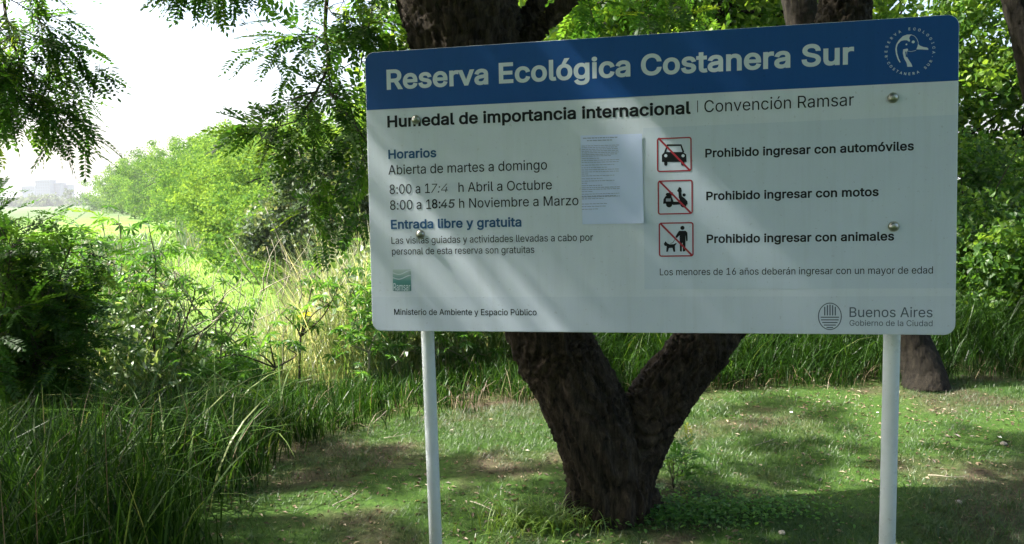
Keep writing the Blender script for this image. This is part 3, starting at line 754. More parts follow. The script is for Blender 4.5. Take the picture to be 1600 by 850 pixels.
# main hanging branch 1: from top near (510,0) down to (515,120), (440,200)
b1 = spline([pt(560, -160, 4.1), pt(518, -40, 4.15), pt(508, 40, 4.2), pt(512, 100, 4.2), pt(490, 150, 4.2), pt(462, 190, 4.2)], 5)
hanging(r, b1, 12, .24, 4, ML, wood, .014, .03, 1.0, sub=1, t0=.15)
b2 = spline([pt(505, 133, 4.2), pt(540, 175, 4.15), pt(560, 205, 4.1), pt(590, 240, 4.1)], 5)
hanging(r, b2, 7, .2, 4, ML, wood, .007, .08, 1.0, sub=1)
b3 = spline([pt(484, 180, 4.3), pt(490, 230, 4.3), pt(494, 275, 4.3), pt(500, 320, 4.3)], 5)
hanging(r, b3, 9, .16, 4, ML, wood, .005, .06, 1.0, sub=1)
b4 = spline([pt(545, 160, 4.5), pt(560, 230, 4.5), pt(520, 300, 4.5), pt(515, 345, 4.5)], 5)
hanging(r, b4, 6, .22, 5, ML, wood, .006, .08, 1.1, sub=1)
b5 = spline([pt(462, 190, 4.2), pt(425, 200, 4.2), pt(395, 205, 4.2)], 5)
hanging(r, b5, 9, .17, 5, ML, wood, .004, .12, .8, sub=0)
b6 = spline([pt(620, -120, 4.6), pt(590, -20, 4.6), pt(572, 60, 4.6), pt(560, 120, 4.6)], 5)
hanging(r, b6, 7, .22, 4, ML, wood, .01, .03, 1.2, sub=1)
b7 = spline([pt(520, -120, 4.8), pt(440, -60, 4.8), pt(350, -30, 4.8), pt(270, -18, 4.8)], 5)
hanging(r, b7, 18, .16, 5, ML, wood, .008, .02, .8, sub=1, t0=.3)
b8 = spline([pt(512, 60, 4.2), pt(470, 60, 4.25), pt(440, 70, 4.3), pt(420, 85, 4.3)], 4)
hanging(r, b8, 8, .16, 4, ML, wood, .004, .1, .8, sub=0)
b9 = spline([pt(520, 20, 4.2), pt(560, 30, 4.2), pt(600, 35, 4.3)], 4)
hanging(r, b9, 12, .25, 6, ML, wood, .004, .1, .9, sub=1)
for q in ([(575, 70), (540, 66), (510, 68)],):
    wood.append((spline([pt(*a_, 4.2) for a_ in q], 4), np.linspace(.006, .003, 9)))
# sprays above the board
for (x0, y0, x1, y1, Y) in ((860, -80, 930, 40, 4.6), (980, -90, 1000, 35, 5), (1080, -90, 1060, 20, 5.2)):
    hanging(r, spline([pt(x0, y0, Y), pt((x0 + x1) / 2 + 15, (y0 + y1) / 2, Y), pt(x1, y1, Y)], 5), 8, .25, 5, ML, wood, .006, .1, 1, sub=1)
fo = ML.build('hanging_foliage', M_leafnear, tree, loc=TB); fo['kind'] = 'stuff'
tubes_obj('branches', wood, M_twig, tree, 6, loc=TB)

# ------------------------------------------------------------------ tree left of the frame whose branches hang in
LT = np.array([-5.6, 4.3, 0.0]); LT[2] = gz(LT[0], LT[1])
lt = empty('overhanging_tree', LT); tag(lt, 'tree just outside the left edge, its dark feathery branches hanging in at top left', 'tree')
bark_mesh('trunk', [([LT + [0, 0, -.2], LT + [.1, .05, 1.4], LT + [.3, 0, 3], LT + [.2, .2, 5]], [.2, .17, .14, .1]), ([LT + [.2, 0, 2.2], LT + [.9, .5, 3.6], LT + [1.8, .9, 4.8]], [.1, .08, .05])], M_bark, lt, LT, .02, .01, 4, 2)
ML = Multi(); r = rng(21)
clumpy(ML, r, (-6.2, 1.0, 6.6), (4.8, 3.9, 2.6), 440, 24, PINC, (.8, 1.25), .15, .5, up=1.5, keep=crown_keep)
ML.build('high_foliage', M_leafnear, lt, loc=LT)['kind'] = 'stuff'
ML = Multi(); wood = []
Y0 = 5.0
c1 = spline([pt(40, -180, Y0), pt(8, -20, Y0), pt(15, 50, Y0), pt(30, 95, Y0), pt(32, 140, Y0), pt(52, 165, Y0)], 5)
hanging(r, c1, 32, .36, 5, ML, wood, .013, .06, 1.1, sub=2, t0=.12, bias=np.array([.15, 0, 0]))
c2 = spline([pt(60, -160, Y0 + .2), pt(55, 0, Y0 + .2), pt(75, 60, Y0 + .2), pt(100, 110, Y0 + .2), pt(110, 180, Y0 + .2)], 5)
hanging(r, c2, 14, .26, 4, ML, wood, .007, .08, 1.0, sub=1, t0=.2)
c3 = spline([pt(-40, 20, Y0 + .3), pt(-10, 120, Y0 + .3), pt(10, 190, Y0 + .3)], 6)
hanging(r, c3, 12, .26, 6, ML, wood, .006, .18, .9, sub=1)
c4 = spline([pt(55, 25, Y0), pt(85, 55, Y0), pt(125, 85, Y0), pt(150, 100, Y0)], 4)
hanging(r, c4, 8, .16, 4, ML, wood, .004, .1, .7, sub=0)
ML.build('hanging_foliage', M_leafnear, lt, loc=LT)['kind'] = 'stuff'
tubes_obj('branches', wood, M_twig, lt, 6, loc=LT)

# feathery young tree at the left edge
BB = pt(-20, 600, 5.6); BB[2] = gz(BB[0], BB[1]); ML = Multi(); wood = []; r = rng(31)
bs = empty('feathery_bush', BB); tag(bs, 'dark feathery leaved bush rising at the left edge above the tall grass', 'bush')
for (x1, y1, Y) in ((30, 345, 5.5), (110, 385, 5.6), (20, 380, 5.3), (125, 450, 5.8), (90, 470, 5.6), (60, 540, 5.4), (130, 530, 5.6), (-40, 325, 5.8), (-25, 300, 5.6), (10, 470, 5.2), (80, 420, 5.9)):
    e = pt(x1, y1, Y); mid = (BB + e) / 2 + r.normal(0, .12, 3)
    hanging(r, spline([BB, mid, e], 6), 15, .34, 6, ML, wood, .012, .03, 1.0, sub=2, t0=.3)
ML.build('foliage', M_leafnear, bs, loc=BB)['kind'] = 'stuff'
tubes_obj('branches', wood, M_twig, bs, 5, loc=BB)

# ------------------------------------------------------------------ other trees
def leafy_tree(name, label, base, trunk_pts, trunk_r, crowns, mat, leafs, bmat=M_bark2, cat='tree', group=None, seed=0, tmpl=BROAD, fine=True, voxel=.025, jit=.18, lobes=0):
    b = np.array(base, float); t = empty(name, b); tag(t, label, cat, group); r = rng(seed)
    limbs = [(trunk_pts, trunk_r)]
    if fine: bark_mesh('trunk', limbs, bmat, t, b, voxel, .008, seed, 2)
    else: tubes_obj('trunk', [(spline(trunk_pts, 4), np.interp(np.linspace(0, len(trunk_pts) - 1, 4 * (len(trunk_pts) - 1) + 1), np.arange(len(trunk_pts)), trunk_r))], bmat, t, 8, loc=b)
    ML = Multi(); wood = []; top = np.array(trunk_pts[-1])
    for (c, rad, nc, nl, ls, sh, cs, tint) in crowns:
        cc = clumpy(ML, r, c, rad, nc, nl, tmpl, ls, sh, cs, tint, jit=jit, lobes=lobes)
        for q in cc[::max(1, len(cc) // 14)]:
            s = np.array(trunk_pts[-1 - int(r.integers(0, 2))]); mid = (s + q) / 2 + r.normal(0, .15, 3) + [0, 0, .2]
            rr = trunk_r[-1] * .5; wood.append((spline([s, mid, q], 5), np.linspace(rr, rr * .15, 11)))
    ML.build('crown', mat, t, loc=b)['kind'] = 'stuff'
    if wood: tubes_obj('limbs', wood, bmat, t, 5, loc=b)
    return t
def trunk_px(L, Y0, Y1):
    n = len(L); return [pt(x, y, Y0 + (Y1 - Y0) * i / (n - 1)) for i, (x, y) in enumerate(L)]
# leaning tree behind the right post
tp = trunk_px([(1448, 620), (1442, 582), (1420, 525), (1372, 400), (1318, 240), (1262, 60), (1235, -80), (1215, -260)], 6.3, 6.9)
leafy_tree('leaning_tree', 'grey brown tree leaning left, its foot just right of the right post', (tp[1][0], tp[1][1], 0), tp, [.19, .165, .15, .145, .14, .135, .13, .11],
           [((3.6, 8.2, 7.0), (3.6, 3.2, 2.4), 120, 60, (.07, .13), .2, .6, (0, 1))], M_leafwood, None, seed=41, voxel=.02)
tp = trunk_px([(1140, 560), (1138, 300), (1133, 30), (1128, -120)], 9.5, 9.5)
leafy_tree('slender_tree', 'slender dark trunk seen just above the middle of the blue band', (tp[0][0], tp[0][1], 0), [np.array([tp[0][0], tp[0][1], -.2])] + tp[1:], [.12, .1, .085, .07],
           [((2.2, 10.2, 4.0), (2.6, 1.6, 1.9), 150, 110, (.06, .12), .1, .5, (.3, 1))], M_leafwood, None, seed=42)
tp = trunk_px([(1640, 560), (1650, 300), (1612, 90), (1585, -10), (1560, -120)], 7.0, 7.0)
leafy_tree('edge_tree', 'grey trunk leaning in at the top right corner', (tp[0][0], tp[0][1], 0), [np.array([tp[0][0], tp[0][1], -.2])] + tp[1:], [.17, .15, .12, .11, .1],
           [((6.4, 7.2, 6.0), (3.0, 2.6, 2.2), 110, 60, (.07, .13), .2, .6, (0, 1))], M_leafwood, None, seed=43)
# the woodland behind, right half
woods = [
    ('broadleaf_tree', 'sunlit broad leaved tree filling the gap right of the board', (9.0, 12.5), 3.4, (2.4, 1.6, 2.6), (.3, 1), 51),
    ('broadleaf_tree', 'bright tree behind the top right corner of the board', (6.6, 14.5), 4.4, (3.0, 2.0, 2.6), (.45, 1), 52),
    ('broadleaf_tree', 'light green tree behind the right part of the blue band', (3.4, 14.0), 4.6, (3.0, 1.8, 2.6), (.45, 1), 53),
    ('broadleaf_tree', 'light green tree behind the middle of the blue band', (.4, 14.8), 4.7, (3.0, 1.8, 2.6), (.45, 1), 54),
    ('broadleaf_tree', 'light green tree just left of the top left corner of the board', (-2.5, 17.0), 2.7, (1.0, 1.0, 1.5), (.45, 1), 55),
]
for nm_, lb, (x, y), cz, rad, tint, sd in woods:
    z = float(gz(x, y)); tp = [np.array([x, y, z - .3]), np.array([x + .1, y, 1.5]), np.array([x - .1, y + .2, 3.2]), np.array([x, y, cz])]
    leafy_tree(nm_, lb, (x, y, z), tp, [.18, .15, .12, .08], [((x, y, cz), rad, (230 if sd == 51 else 110), 80, ((.065, .12) if sd == 51 else (.09, .17)), .35, .5, tint), ((x + .4, y + .4, 1.6), (rad[0], 1.2, 1.5), 50, 60, (.09, .17), .3, .5, (0, .7))], M_leafwood, None,
               group='broad leaved trees behind the board', seed=sd, fine=False)
# dark shrubs at the right edge
for i, (px_, py_, Y, rad, lb) in enumerate(((1560, 430, 8.6, (1.1, .7, .9), 'dark leafy shrub right of the board, below the bright tree'), (1640, 480, 7.8, (.8, .6, .9), 'dark shrub cut off by the right edge behind the grass'), (1500, 370, 10.0, (1.2, .7, 1.3), 'shadowy shrub half hidden by the right rim of the board'), (1300, 480, 9.5, (1.6, .7, 1.0), 'shrub hidden behind the lower right of the board'), (1050, 500, 10.0, (1.5, .8, .9), 'shrub showing through the fork of the dark tree'))):
    c = pt(px_, py_, Y); b = np.array([c[0], c[1], 0]); t = empty('leafy_shrub', b); tag(t, lb, 'shrub', 'shrubs along the far side of the lawn'); r = rng(60 + i); ML = Multi()
    cc = clumpy(ML, r, c, rad, 150, 70, BROAD, (.04, .08), .3, .28, (0, .8)); ML.build('foliage', M_leafwood, t, loc=b)['kind'] = 'stuff'
    tubes_obj('stems', [(spline([b + [r.uniform(-.1, .1), 0, -.1], (b + q) / 2 + r.normal(0, .1, 3), q], 4), np.linspace(.02, .004, 9)) for q in cc[::9]], M_twig, t, 5, loc=b)
# embankment tree row
ky = np.array([24, 30, 37, 45, 55, 67, 83, 103, 128, 160, 198, 250.]); kx = np.array([-4.4, -7.4, -10.5, -14.3, -18.5, -24.5, -33, -44, -57, -74, -95, -124.]); kh = np.array([2.5, 2.7, 3.0, 3.4, 3.75, 4.1, 4.6, 5.0, 5.2, 5.3, 5.1, 4.7])
ry_ = [23, 27, 31, 35, 39.5, 44.5, 50, 56, 63, 71, 80, 91, 104, 119, 137, 158, 183, 213, 250]
look = ['bright yellow green', 'soft mid green', 'pale green', 'slightly darker green', 'rounded light green']
order = ['nearest', 'second', 'third', 'fourth', 'fifth', 'sixth', 'seventh', 'eighth', 'ninth', 'tenth', 'eleventh', 'twelfth', 'thirteenth', 'fourteenth', 'fifteenth', 'sixteenth', 'seventeenth', 'last but one', 'farthest']
for i, y in enumerate(ry_):
    r = rng(80 + i); x = float(np.interp(y, ky, kx)); z = float(gz(x, y)); R = (3.0 + .034 * y) * r.uniform(.9, 1.12); h = float(np.interp(y, ky, kh)) * r.uniform(.96, 1.06)
    x += r.uniform(-.5, .5) * y / 60
    tp = [np.array([x, y, z - .3]), np.array([x + .1, y, z + 1.5]), np.array([x, y, h])]
    ls = .075 + .0013 * y; t0_ = r.uniform(.1, .45)
    leafy_tree('embankment_tree', look[i % 5] + ' leafy tree, ' + order[i] + ' from the board in the receding row', (x, y, z), tp, [.25, .2, .1],
               [((x, y, z + h * .95), (R, R * .8, h), 250 if y < 60 else 130, 76, (ls * .7, ls * 1.3), .78, .32 + .005 * y, (t0_, t0_ + .5)), ((x, y, z + h * .5), (R * 1.02, R * .85, h * .55), 80 if y < 60 else 45, 56, (ls, ls * 1.6), .6, .5 + .004 * y, (.1, .6))],
               M_willow, None, group='row of trees on the embankment', seed=80 + i, tmpl=[QUAD], fine=False, jit=.1, lobes=26)
# unseen wood added at the viewer's back to keep open sky light off the sign
ML = Multi(); r = rng(77)
for k in range(22):
    x = r.uniform(-13, 15); clumpy(ML, r, (x, -7.5 - abs(r.normal(0, 2)), r.uniform(2, 8)), (2.2, 1.6, 2.4), 50, 22, [QUAD], (.34, .55), .2, .7)
tag(ML.build('sky_blocking_wood', M_leafwood), 'dense unseen wood added behind the viewer to block open sky light', kind='stuff')
# grey scrub below it
for i, (px_, py_, Y, rad, lb) in enumerate(((495, 310, 17, (.9, .9, 1.0), 'greyish bush behind the hanging sprays'), (560, 310, 14, (.7, .7, .9), 'pale bush against the left rim of the board'), (470, 370, 18, (1.3, .8, .5), 'low scrub at the far right corner of the meadow'))):
    c = pt(px_, py_, Y); b = np.array([c[0], c[1], float(gz(c[0], c[1]))]); t = empty('scrub_bush', b); tag(t, lb, 'bush', 'bushes by the meadow'); r = rng(100 + i); ML = Multi()
    cc = clumpy(ML, r, c, rad, 120, 60, BROAD, (.06, .13), .4, .35, (0, .8)); ML.build('foliage', M_greybush, t, loc=b)['kind'] = 'stuff'
    tubes_obj('stems', [(spline([b + [r.uniform(-.3, .3), 0, -.1], (b + q) / 2 + r.normal(0, .2, 3), q], 4), np.linspace(.03, .006, 9)) for q in cc[::6]], M_stalk, t, 5, loc=b)

# ------------------------------------------------------------------ grasses
def blades(name, label, r, p, H, W, mat, bend=(.2, .7), segs=4, tint=None, bias=None, kind='stuff', parent=None, cat=None):
    n = len(p); a = r.uniform(0, 2 * np.pi, n); d = np.stack([np.cos(a), np.sin(a)], -1)
    if bias is not None: d = d + np.array(bias); d /= np.linalg.norm(d, axis=1, keepdims=True)
    th = a + np.pi / 2 + r.normal(0, .6, n); side = np.stack([np.cos(th), np.sin(th), np.zeros(n)], -1)
    B = r.uniform(*bend, n); V = np.zeros((n, 2 * segs + 1, 3))
    lean = r.uniform(.0, .25, n)
    for k in range(segs + 1):
        t = k / segs; hor = H * (lean * t + B * t ** 2.2 * .9); z = H * (t - B * .45 * t ** 3)
        c = p + np.concatenate([d * hor[:, None], z[:, None]], 1)
        if k == segs: V[:, 2 * segs] = c
        else:
            w_ = W * (.55 + .9 * t - 1.45 * t * t * .9); V[:, 2 * k] = c - side * (w_ / 2)[:, None]; V[:, 2 * k + 1] = c + side * (w_ / 2)[:, None]
    m = 2 * segs + 1; tris = []
    for k in range(segs - 1): tris.append([2 * k, 2 * k + 1, 2 * k + 3, 2 * k + 2])
    q = np.array(tris) if tris else np.zeros((0, 4), int); last = [2 * segs - 2, 2 * segs - 1, 2 * segs]
    base = (np.arange(n) * m)
    f4 = (q[None] + base[:, None, None]).reshape(n, -1) if len(q) else np.zeros((n, 0), int); f3 = np.array(last)[None] + base[:, None]
    loops = np.concatenate([f4, f3], 1).ravel(); sizes = np.tile([4] * len(q) + [3], n).astype(np.int32)
    tt = r.uniform(0, 1, n) if tint is None else tint
    o = mesh_np(name, V.reshape(-1, 3), loops, mat, parent, np.repeat(tt, m), sizes=sizes)
    return tag(o, label, cat, kind=kind)
def field(r, n, x0, x1, y0, y1, cond):
    p = np.stack([r.uniform(x0, x1, n), r.uniform(y0, y1, n)], -1); p = p[cond(p[:, 0], p[:, 1])]
    return np.concatenate([p, gz(p[:, 0], p[:, 1])[:, None]], 1)
def gz_of(x, y): return gz(x, y)
def clump_pts(r, p, k, sd):
    q = np.repeat(p, k, 0); q[:, :2] += r.normal(0, sd, (len(q), 2)); q[:, 2] = gz(q[:, 0], q[:, 1]); return q

r = rng(200)
# lawn
def lawn_dens(x, y): return n2(x, y, 1.1, 7) * .6 + n2(x, y, 4.0, 8) * .4
p = field(r, 420000, -2.2, 6.5, 2.9, 7.0, lambda x, y: (off_lawn(x, y) < .15) & (r.random(len(x)) < np.clip((lawn_dens(x, y) - .22) * 2.4, .1, 1)) & (r.random(len(x)) < np.clip(1.25 - (y - 2.9) * .12, .4, 1)) & (x > -2.2 + (y - 3) * .2) & (x < y * .75 + .6))
dn = lawn_dens(p[:, 0], p[:, 1])
blades('lawn_grass', 'short patchy lawn grass under the sign', r, p, r.uniform(.018, .045, len(p)) * (.6 + dn), r.uniform(.003, .0055, len(p)), M_lawn, (.3, 1.0), 1, tint=np.clip(r.normal(.45, .2, len(p)) + (dn < .42) * .35 * r.random(len(p)), 0, 1))
p = field(r, 2600, -1.6, 5.5, 3.0, 6.5, lambda x, y: (off_lawn(x, y) < 0) & (n2(x, y, 2.3, 19) > .62))
p = clump_pts(r, p, 12, .035)
blades('lawn_tufts', 'longer grass tufts scattered through the lawn', r, p, r.uniform(.04, .09, len(p)), r.uniform(.003, .006, len(p)), M_lawn, (.4, 1.2), 3, tint=r.uniform(.3, .8, len(p)))
# litter on the lawn
n = 9000; p = field(r, n, -2, 6, 2.9, 6.8, lambda x, y: (off_lawn(x, y) < .5) & (r.random(len(x)) < .35 + .9 * (lawn_dens(x, y) < .45)))
ML = Multi(); ML.add(*QUAD, frames(np.concatenate([r.normal(0, 1, (len(p), 2)), r.normal(0, .15, (len(p), 1))], 1), None, r, .3) * r.uniform(.014, .045, (len(p), 1, 1)) * np.array([[[.5], [1], [1]]])[:, :, 0][:, None, :], p + [0, 0, .006], r.uniform(0, 1, len(p)))
tag(ML.build('leaf_litter', M_litter), 'dry leaf litter scattered on the lawn', kind='stuff')

# tall grass on the left, in shade
def tall_left(x, y):
    d = off_lawn(x, y); return (d > .12) & (x < 0.6) & (y > 1.8) & (y < 7.0) & (np.abs(x + .1 * y) < y * .75 + .9) & ((d < 2.6) | (x < -1.2))
p = field(r, 3500, -5.6, .6, 2.2, 8.0, tall_left); p = clump_pts(r, p, 9, .05)
d = off_lawn(p[:, 0], p[:, 1]); H = r.uniform(.5, 1.0, len(p)) * np.clip(.45 + d * .8, .35, 1.0) * np.clip(1.66 - .225 * p[:, 1] - p[:, 2], .28, 1.0) * 1.12
print('tall', len(p))
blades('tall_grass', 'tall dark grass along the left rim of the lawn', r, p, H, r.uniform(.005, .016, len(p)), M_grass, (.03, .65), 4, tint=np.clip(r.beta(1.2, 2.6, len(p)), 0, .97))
p = field(r, 260, -3.2, -1.2, 3.0, 5.6, tall_left)
blades('arching_blades', 'broad arching pale blades standing out of the dark grass', r, p, r.uniform(.6, 1.0, len(p)), r.uniform(.012, .02, len(p)), M_grass, (.7, 1.3), 7, tint=r.uniform(.5, .95, len(p)))
p = field(r, 900, -5.6, .6, 2.2, 7.4, tall_left)
blades('dead_stems', 'thin tan dead stems standing in the dark grass', r, p, r.uniform(.6, 1.15, len(p)) * np.clip(1.66 - .225 * p[:, 1] - p[:, 2], .28, 1), r.uniform(.004, .008, len(p)), M_litter, (.0, .5), 4, tint=r.uniform(.6, 1, len(p)))
# tall grass behind the lawn
def tall_back(x, y):
    d = off_lawn(x, y); return (d > 0) & (d < 2.4) & (x > .2)
p = field(r, 4600, .2, 8.5, 5.5, 9.5, tall_back); p = clump_pts(r, p, 9, .06)
d = off_lawn(p[:, 0], p[:, 1]); H = r.uniform(.35, .95, len(p)) * np.clip(.4 + d * .8, .3, 1.0)
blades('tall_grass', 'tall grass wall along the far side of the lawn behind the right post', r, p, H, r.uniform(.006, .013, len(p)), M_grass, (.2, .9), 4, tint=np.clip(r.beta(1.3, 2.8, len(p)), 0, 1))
# straw at the foot of the tall grass
p = field(r, 9000, -2.4, 7.5, 2.8, 7.5, lambda x, y: (np.abs(off_lawn(x, y) - .12) < .22))
blades('dry_straw', 'dry brown straw at the foot of the tall grass', r, p, r.uniform(.1, .32, len(p)), r.uniform(.003, .006, len(p)), M_litter, (.6, 1.6), 3, tint=r.uniform(.2, .9, len(p)))
# sunlit weeds beyond
def meadow_view(p, lo=.5):               # keep the weeds low in front of the open meadow
    a = p[:, 0] / p[:, 1]; return 1 - (1 - lo) * sst((a + .47) / .05) * sst((-.25 - a) / .06)
def beyond(x, y): return (off_lawn(x, y) > 1.8) & (x < 1.2) & (np.abs(x + .2 * y) < .62 * y) & ((x > -.42 * y) | (y < 10.5))
p = field(r, 5200, -9, 1.2, 6.3, 14.5, lambda x, y: beyond(x, y) & (x > -.45 * y + (y - 10) * .3)); p = clump_pts(r, p, 8, .08)
blades('sunlit_weeds', 'pale sunlit weeds and grass stalks between the lawn and the meadow', r, p, r.uniform(.4, 1.35, len(p)) * meadow_view(p, .4), r.uniform(.008, .016, len(p)), M_weed, (.1, .8), 4, tint=np.clip(r.beta(1.6, 1.4, len(p)), 0, 1))
q = field(r, 3000, -3.8, -.6, 7.4, 13, lambda x, y: (x > -.32 * y) & (x < -.15 * y)); q = clump_pts(r, q, 6, .1)
blades('dry_stalks', 'pale dry stalks against the left rim of the board', r, q, r.uniform(.7, 2.0, len(q)) * (.6 + .4 * sst((q[:, 0] / q[:, 1] + .32) / .1)), r.uniform(.008, .015, len(q)), M_weed, (.05, .5), 4, tint=r.uniform(.5, 1, len(q)))
# herb leaves in the weeds
ML = Multi(); p = field(r, 4200, -8, 1.0, 6.0, 11, lambda x, y: beyond(x, y))
p = np.repeat(p, 14, 0); p = p + np.concatenate([r.normal(0, .16, (len(p), 2)), r.uniform(.15, 1.0, (len(p), 1)) * ((1.0 + .45 * (n2(p[:, 0], p[:, 1], 1.3, 33) > .5)) * meadow_view(p, .4))[:, None]], 1); q = rdir(r, len(p))
ML.add(*BROAD[0], frames(q, None, r, .5) * r.uniform(.03, .08, (len(p), 1, 1)), p, np.clip(r.beta(2, 2.2, len(p)), 0.05, .82))
tag(ML.build('weed_leaves', M_weed), 'leafy sunlit undergrowth left of and under the board', kind='stuff')
ML = Multi(); p = field(r, 1700, -7, 1.0, 6.7, 9.8, lambda x, y: (off_lawn(x, y) > 1.1) & (y > 6.5) & (x < 1) & (np.abs(x + .2 * y) < .62 * y)); p = p + np.concatenate([r.normal(0, .1, (len(p), 2)), r.uniform(.4, 1.4, (len(p), 1)) * meadow_view(p, .35)[:, None]], 1)
p = np.repeat(p, 3, 0) + r.normal(0, .09, (3 * len(p), 3)); k = r.integers(0, 4, len(p)); q = rdir(r, len(p)); q[:, 2] = -.3; A = frames(q, None, r, .45) * r.uniform(.07, .125, (len(p), 1, 1)); tt = np.clip(r.beta(2, 2.5, len(p)), 0, 1)
for j in range(4):
    mk = k == j; ML.add(CAST[j][0], CAST[j][1], A[mk], p[mk], tt[mk])
tag(ML.build('star_leaves', M_castor), 'star shaped leaves massed low in the sunlit undergrowth', kind='stuff')
# reeds
q = field(r, 5200, -26, -5.5, 14, 60, lambda x, y: ((x < -.46 * y - 0) & (x > -.72 * y) & (y < 34)) | ((y > 36) & (x > -.42 * y) & (x < -.30 * y) & (y < 58))); q = clump_pts(r, q, 5, .25)
blades('reeds', 'blue green reeds at the left side of the meadow', r, q, r.uniform(.9, 1.9, len(q)), r.uniform(.03, .06, len(q)), M_reed, (.05, .35), 3)
q = field(r, 60000, -30, -1, 12, 62, lambda x, y: (x > -.55 * y - 2) & (x < -.18 * y) & (r.random(len(x)) < 16 / y))
blades('meadow_grass', 'bright green meadow grass in full sun', r, q, r.uniform(.08, .22, len(q)) * (1 + q[:, 1] * .012), .012 + q[:, 1] * .0012, M_meadow, (.3, 1), 2)

# weeds and ground cover at the foot of the trunk
r = rng(260); w0 = ground_at(840, 822); c = np.concatenate([w0[:2] + r.normal(0, 1, (520, 2)) * [.15, .07]], 0); p = np.concatenate([c, gz(c[:, 0], c[:, 1])[:, None]], 1)
blades('grass_tuft', 'bright grass tuft at the left foot of the dark trunk', r, p, r.uniform(.06, .20, len(p)), r.uniform(.005, .010, len(p)), M_meadow, (.4, 1.2), 5, tint=r.uniform(.2, .95, len(p)), kind='thing', cat='grass tuft')
w0 = ground_at(1085, 800); c = w0[:2] + r.normal(0, 1, (2600, 2)) * [.30, .10]; p = np.concatenate([c, (gz(c[:, 0], c[:, 1]) + r.uniform(.01, .06, len(c)))[:, None]], 1)
ML = Multi(); ML.add(*BROAD[0], frames(rdir(r, len(p)) * [1, 1, .3], None, r, .3) * r.uniform(.012, .026, (len(p), 1, 1)), p, r.uniform(.2, .8, len(p)))
tag(ML.build('creeping_weed', M_castor), 'low round leaved creeping weed right of the trunk foot', kind='stuff')
# seedling behind the trunk
b = ground_at(1052, 762); ML = Multi(); wood = []; sd = empty('ash_seedling', b); tag(sd, 'small feathery seedling peeping out right of the dark trunk', 'seedling')
for a_ in range(4):
    hanging(r, bough(r, b, (r.uniform(-.3, .8), r.uniform(-.4, .3), 1.3), .22, 4, .15, .1), 4, .07, 3, ML, wood, .004, .1, .8, sub=0, size=(.5, .8))
ML.build('foliage', M_castor, sd, loc=b)['kind'] = 'stuff'; tubes_obj('stems', wood, M_twig, sd, 5, loc=b)

# ------------------------------------------------------------------ castor plants
cast_me = []
for i, (v, f) in enumerate(CAST):
    for tn in (.25, .7, 1.0):
        if tn == 1.0 and i > 0: continue
        o = mesh_np('leaf', v, np.array(f), M_castor, None, np.full(len(v), tn)); cast_me.append(o.data); bpy.data.objects.remove(o)
def castor(base_px, Y, tops, label, seed, nl=5, size=(.085, .13)):
    r = rng(seed); b = pt(base_px[0], base_px[1], Y); b[2] = gz(b[0], b[1]); t = empty('castor_plant', b)
    tag(t, label, 'plant', 'castor plants at the rim of the meadow'); wood = []
    fork = b + (pt(*tops[0], Y) - b) * .5; fork[:2] += r.normal(0, .05, 2)
    wood.append((spline([b - [0, 0, .1], (b + fork) / 2 + r.normal(0, .04, 3), fork], 5), np.linspace(.014, .010, 11)))
    for q in tops:
        e = pt(q[0], q[1], Y + r.uniform(-.25, .25)); P = spline([fork, (fork + e) / 2 + r.normal(0, .06, 3), e], 5); wood.append((P, np.linspace(.009, .004, len(P))))
        for k in range(nl + 1):
            s = P[-1 - int(r.integers(0, 5))]; d = rdir(r, 1)[0]; d[2] = abs(d[2]) * .5 + .1; d /= np.linalg.norm(d); L = r.uniform(.07, .17)
            a = s + d * L; wood.append((np.array([s, (s + a) / 2 + [0, 0, .012], a]), np.array([.0028, .0022, .0018])))
            me = cast_me[int(r.choice(len(cast_me), p=[.14, .14, .03] + [.69 / 6] * 6))]; o = bpy.data.objects.new('leaf', me); link(o, t)
            y = np.array([d[0], d[1], -.35 + r.normal(0, .25)]); A = frames(y[None], np.array([[r.normal(0, .35), r.normal(0, .35), 1.0]]))[0] * r.uniform(*size)
            mm = Matrix.Identity(4)
            for i in range(3):
                for j in range(3): mm[i][j] = A[i, j]
                mm[i][3] = a[i] - b[i]
            o.matrix_local = mm
    tubes_obj('stem', wood, M_stalk if seed % 2 else M_twig, t, 5, loc=b)
castor((190, 590), 7.4, [(158, 330), (185, 335), (210, 372), (240, 400), (150, 380), (270, 362)], 'tall castor plant left of the meadow with a forked bare stem', 301, 6)
castor((255, 600), 7.2, [(300, 440), (262, 470), (225, 500), (330, 480)], 'castor plant in front of the meadow, just right of the forked stem', 302, 6)
castor((350, 600), 7.4, [(355, 447), (385, 470), (320, 520), (400, 510)], 'middle castor plant below the bright meadow', 303, 6)
castor((465, 590), 7.3, [(492, 428), (538, 425), (520, 470), (440, 490), (480, 510)], 'castor plant left of the board with upright star leaves', 304, 6)
castor((560, 610), 7.0, [(565, 480), (540, 520), (590, 500), (610, 545)], 'castor plant by the lower left corner of the board', 305, 6)
castor((120, 600), 6.4, [(105, 450), (140, 480), (80, 500), (170, 470)], 'shaded castor plant in front of the feathery bush', 306, 6)
castor((740, 610), 7.6, [(720, 545), (760, 555), (690, 560), (640, 550)], 'low castor plant between left post and dark trunk', 307, 5)
castor((420, 620), 6.9, [(418, 520), (380, 545), (450, 545), (340, 560)], 'low castor plant behind the tall grass', 308, 5)

castor((150, 610), 6.7, [(128, 372), (178, 408), (215, 440), (100, 425)], 'broad leaved castor plant between the feathery bush and the forked stem', 309, 7, (.10, .145))
castor((235, 610), 7.0, [(232, 352), (268, 395), (205, 455)], 'castor plant whose top stands clear against the meadow edge', 310, 7, (.09, .135))
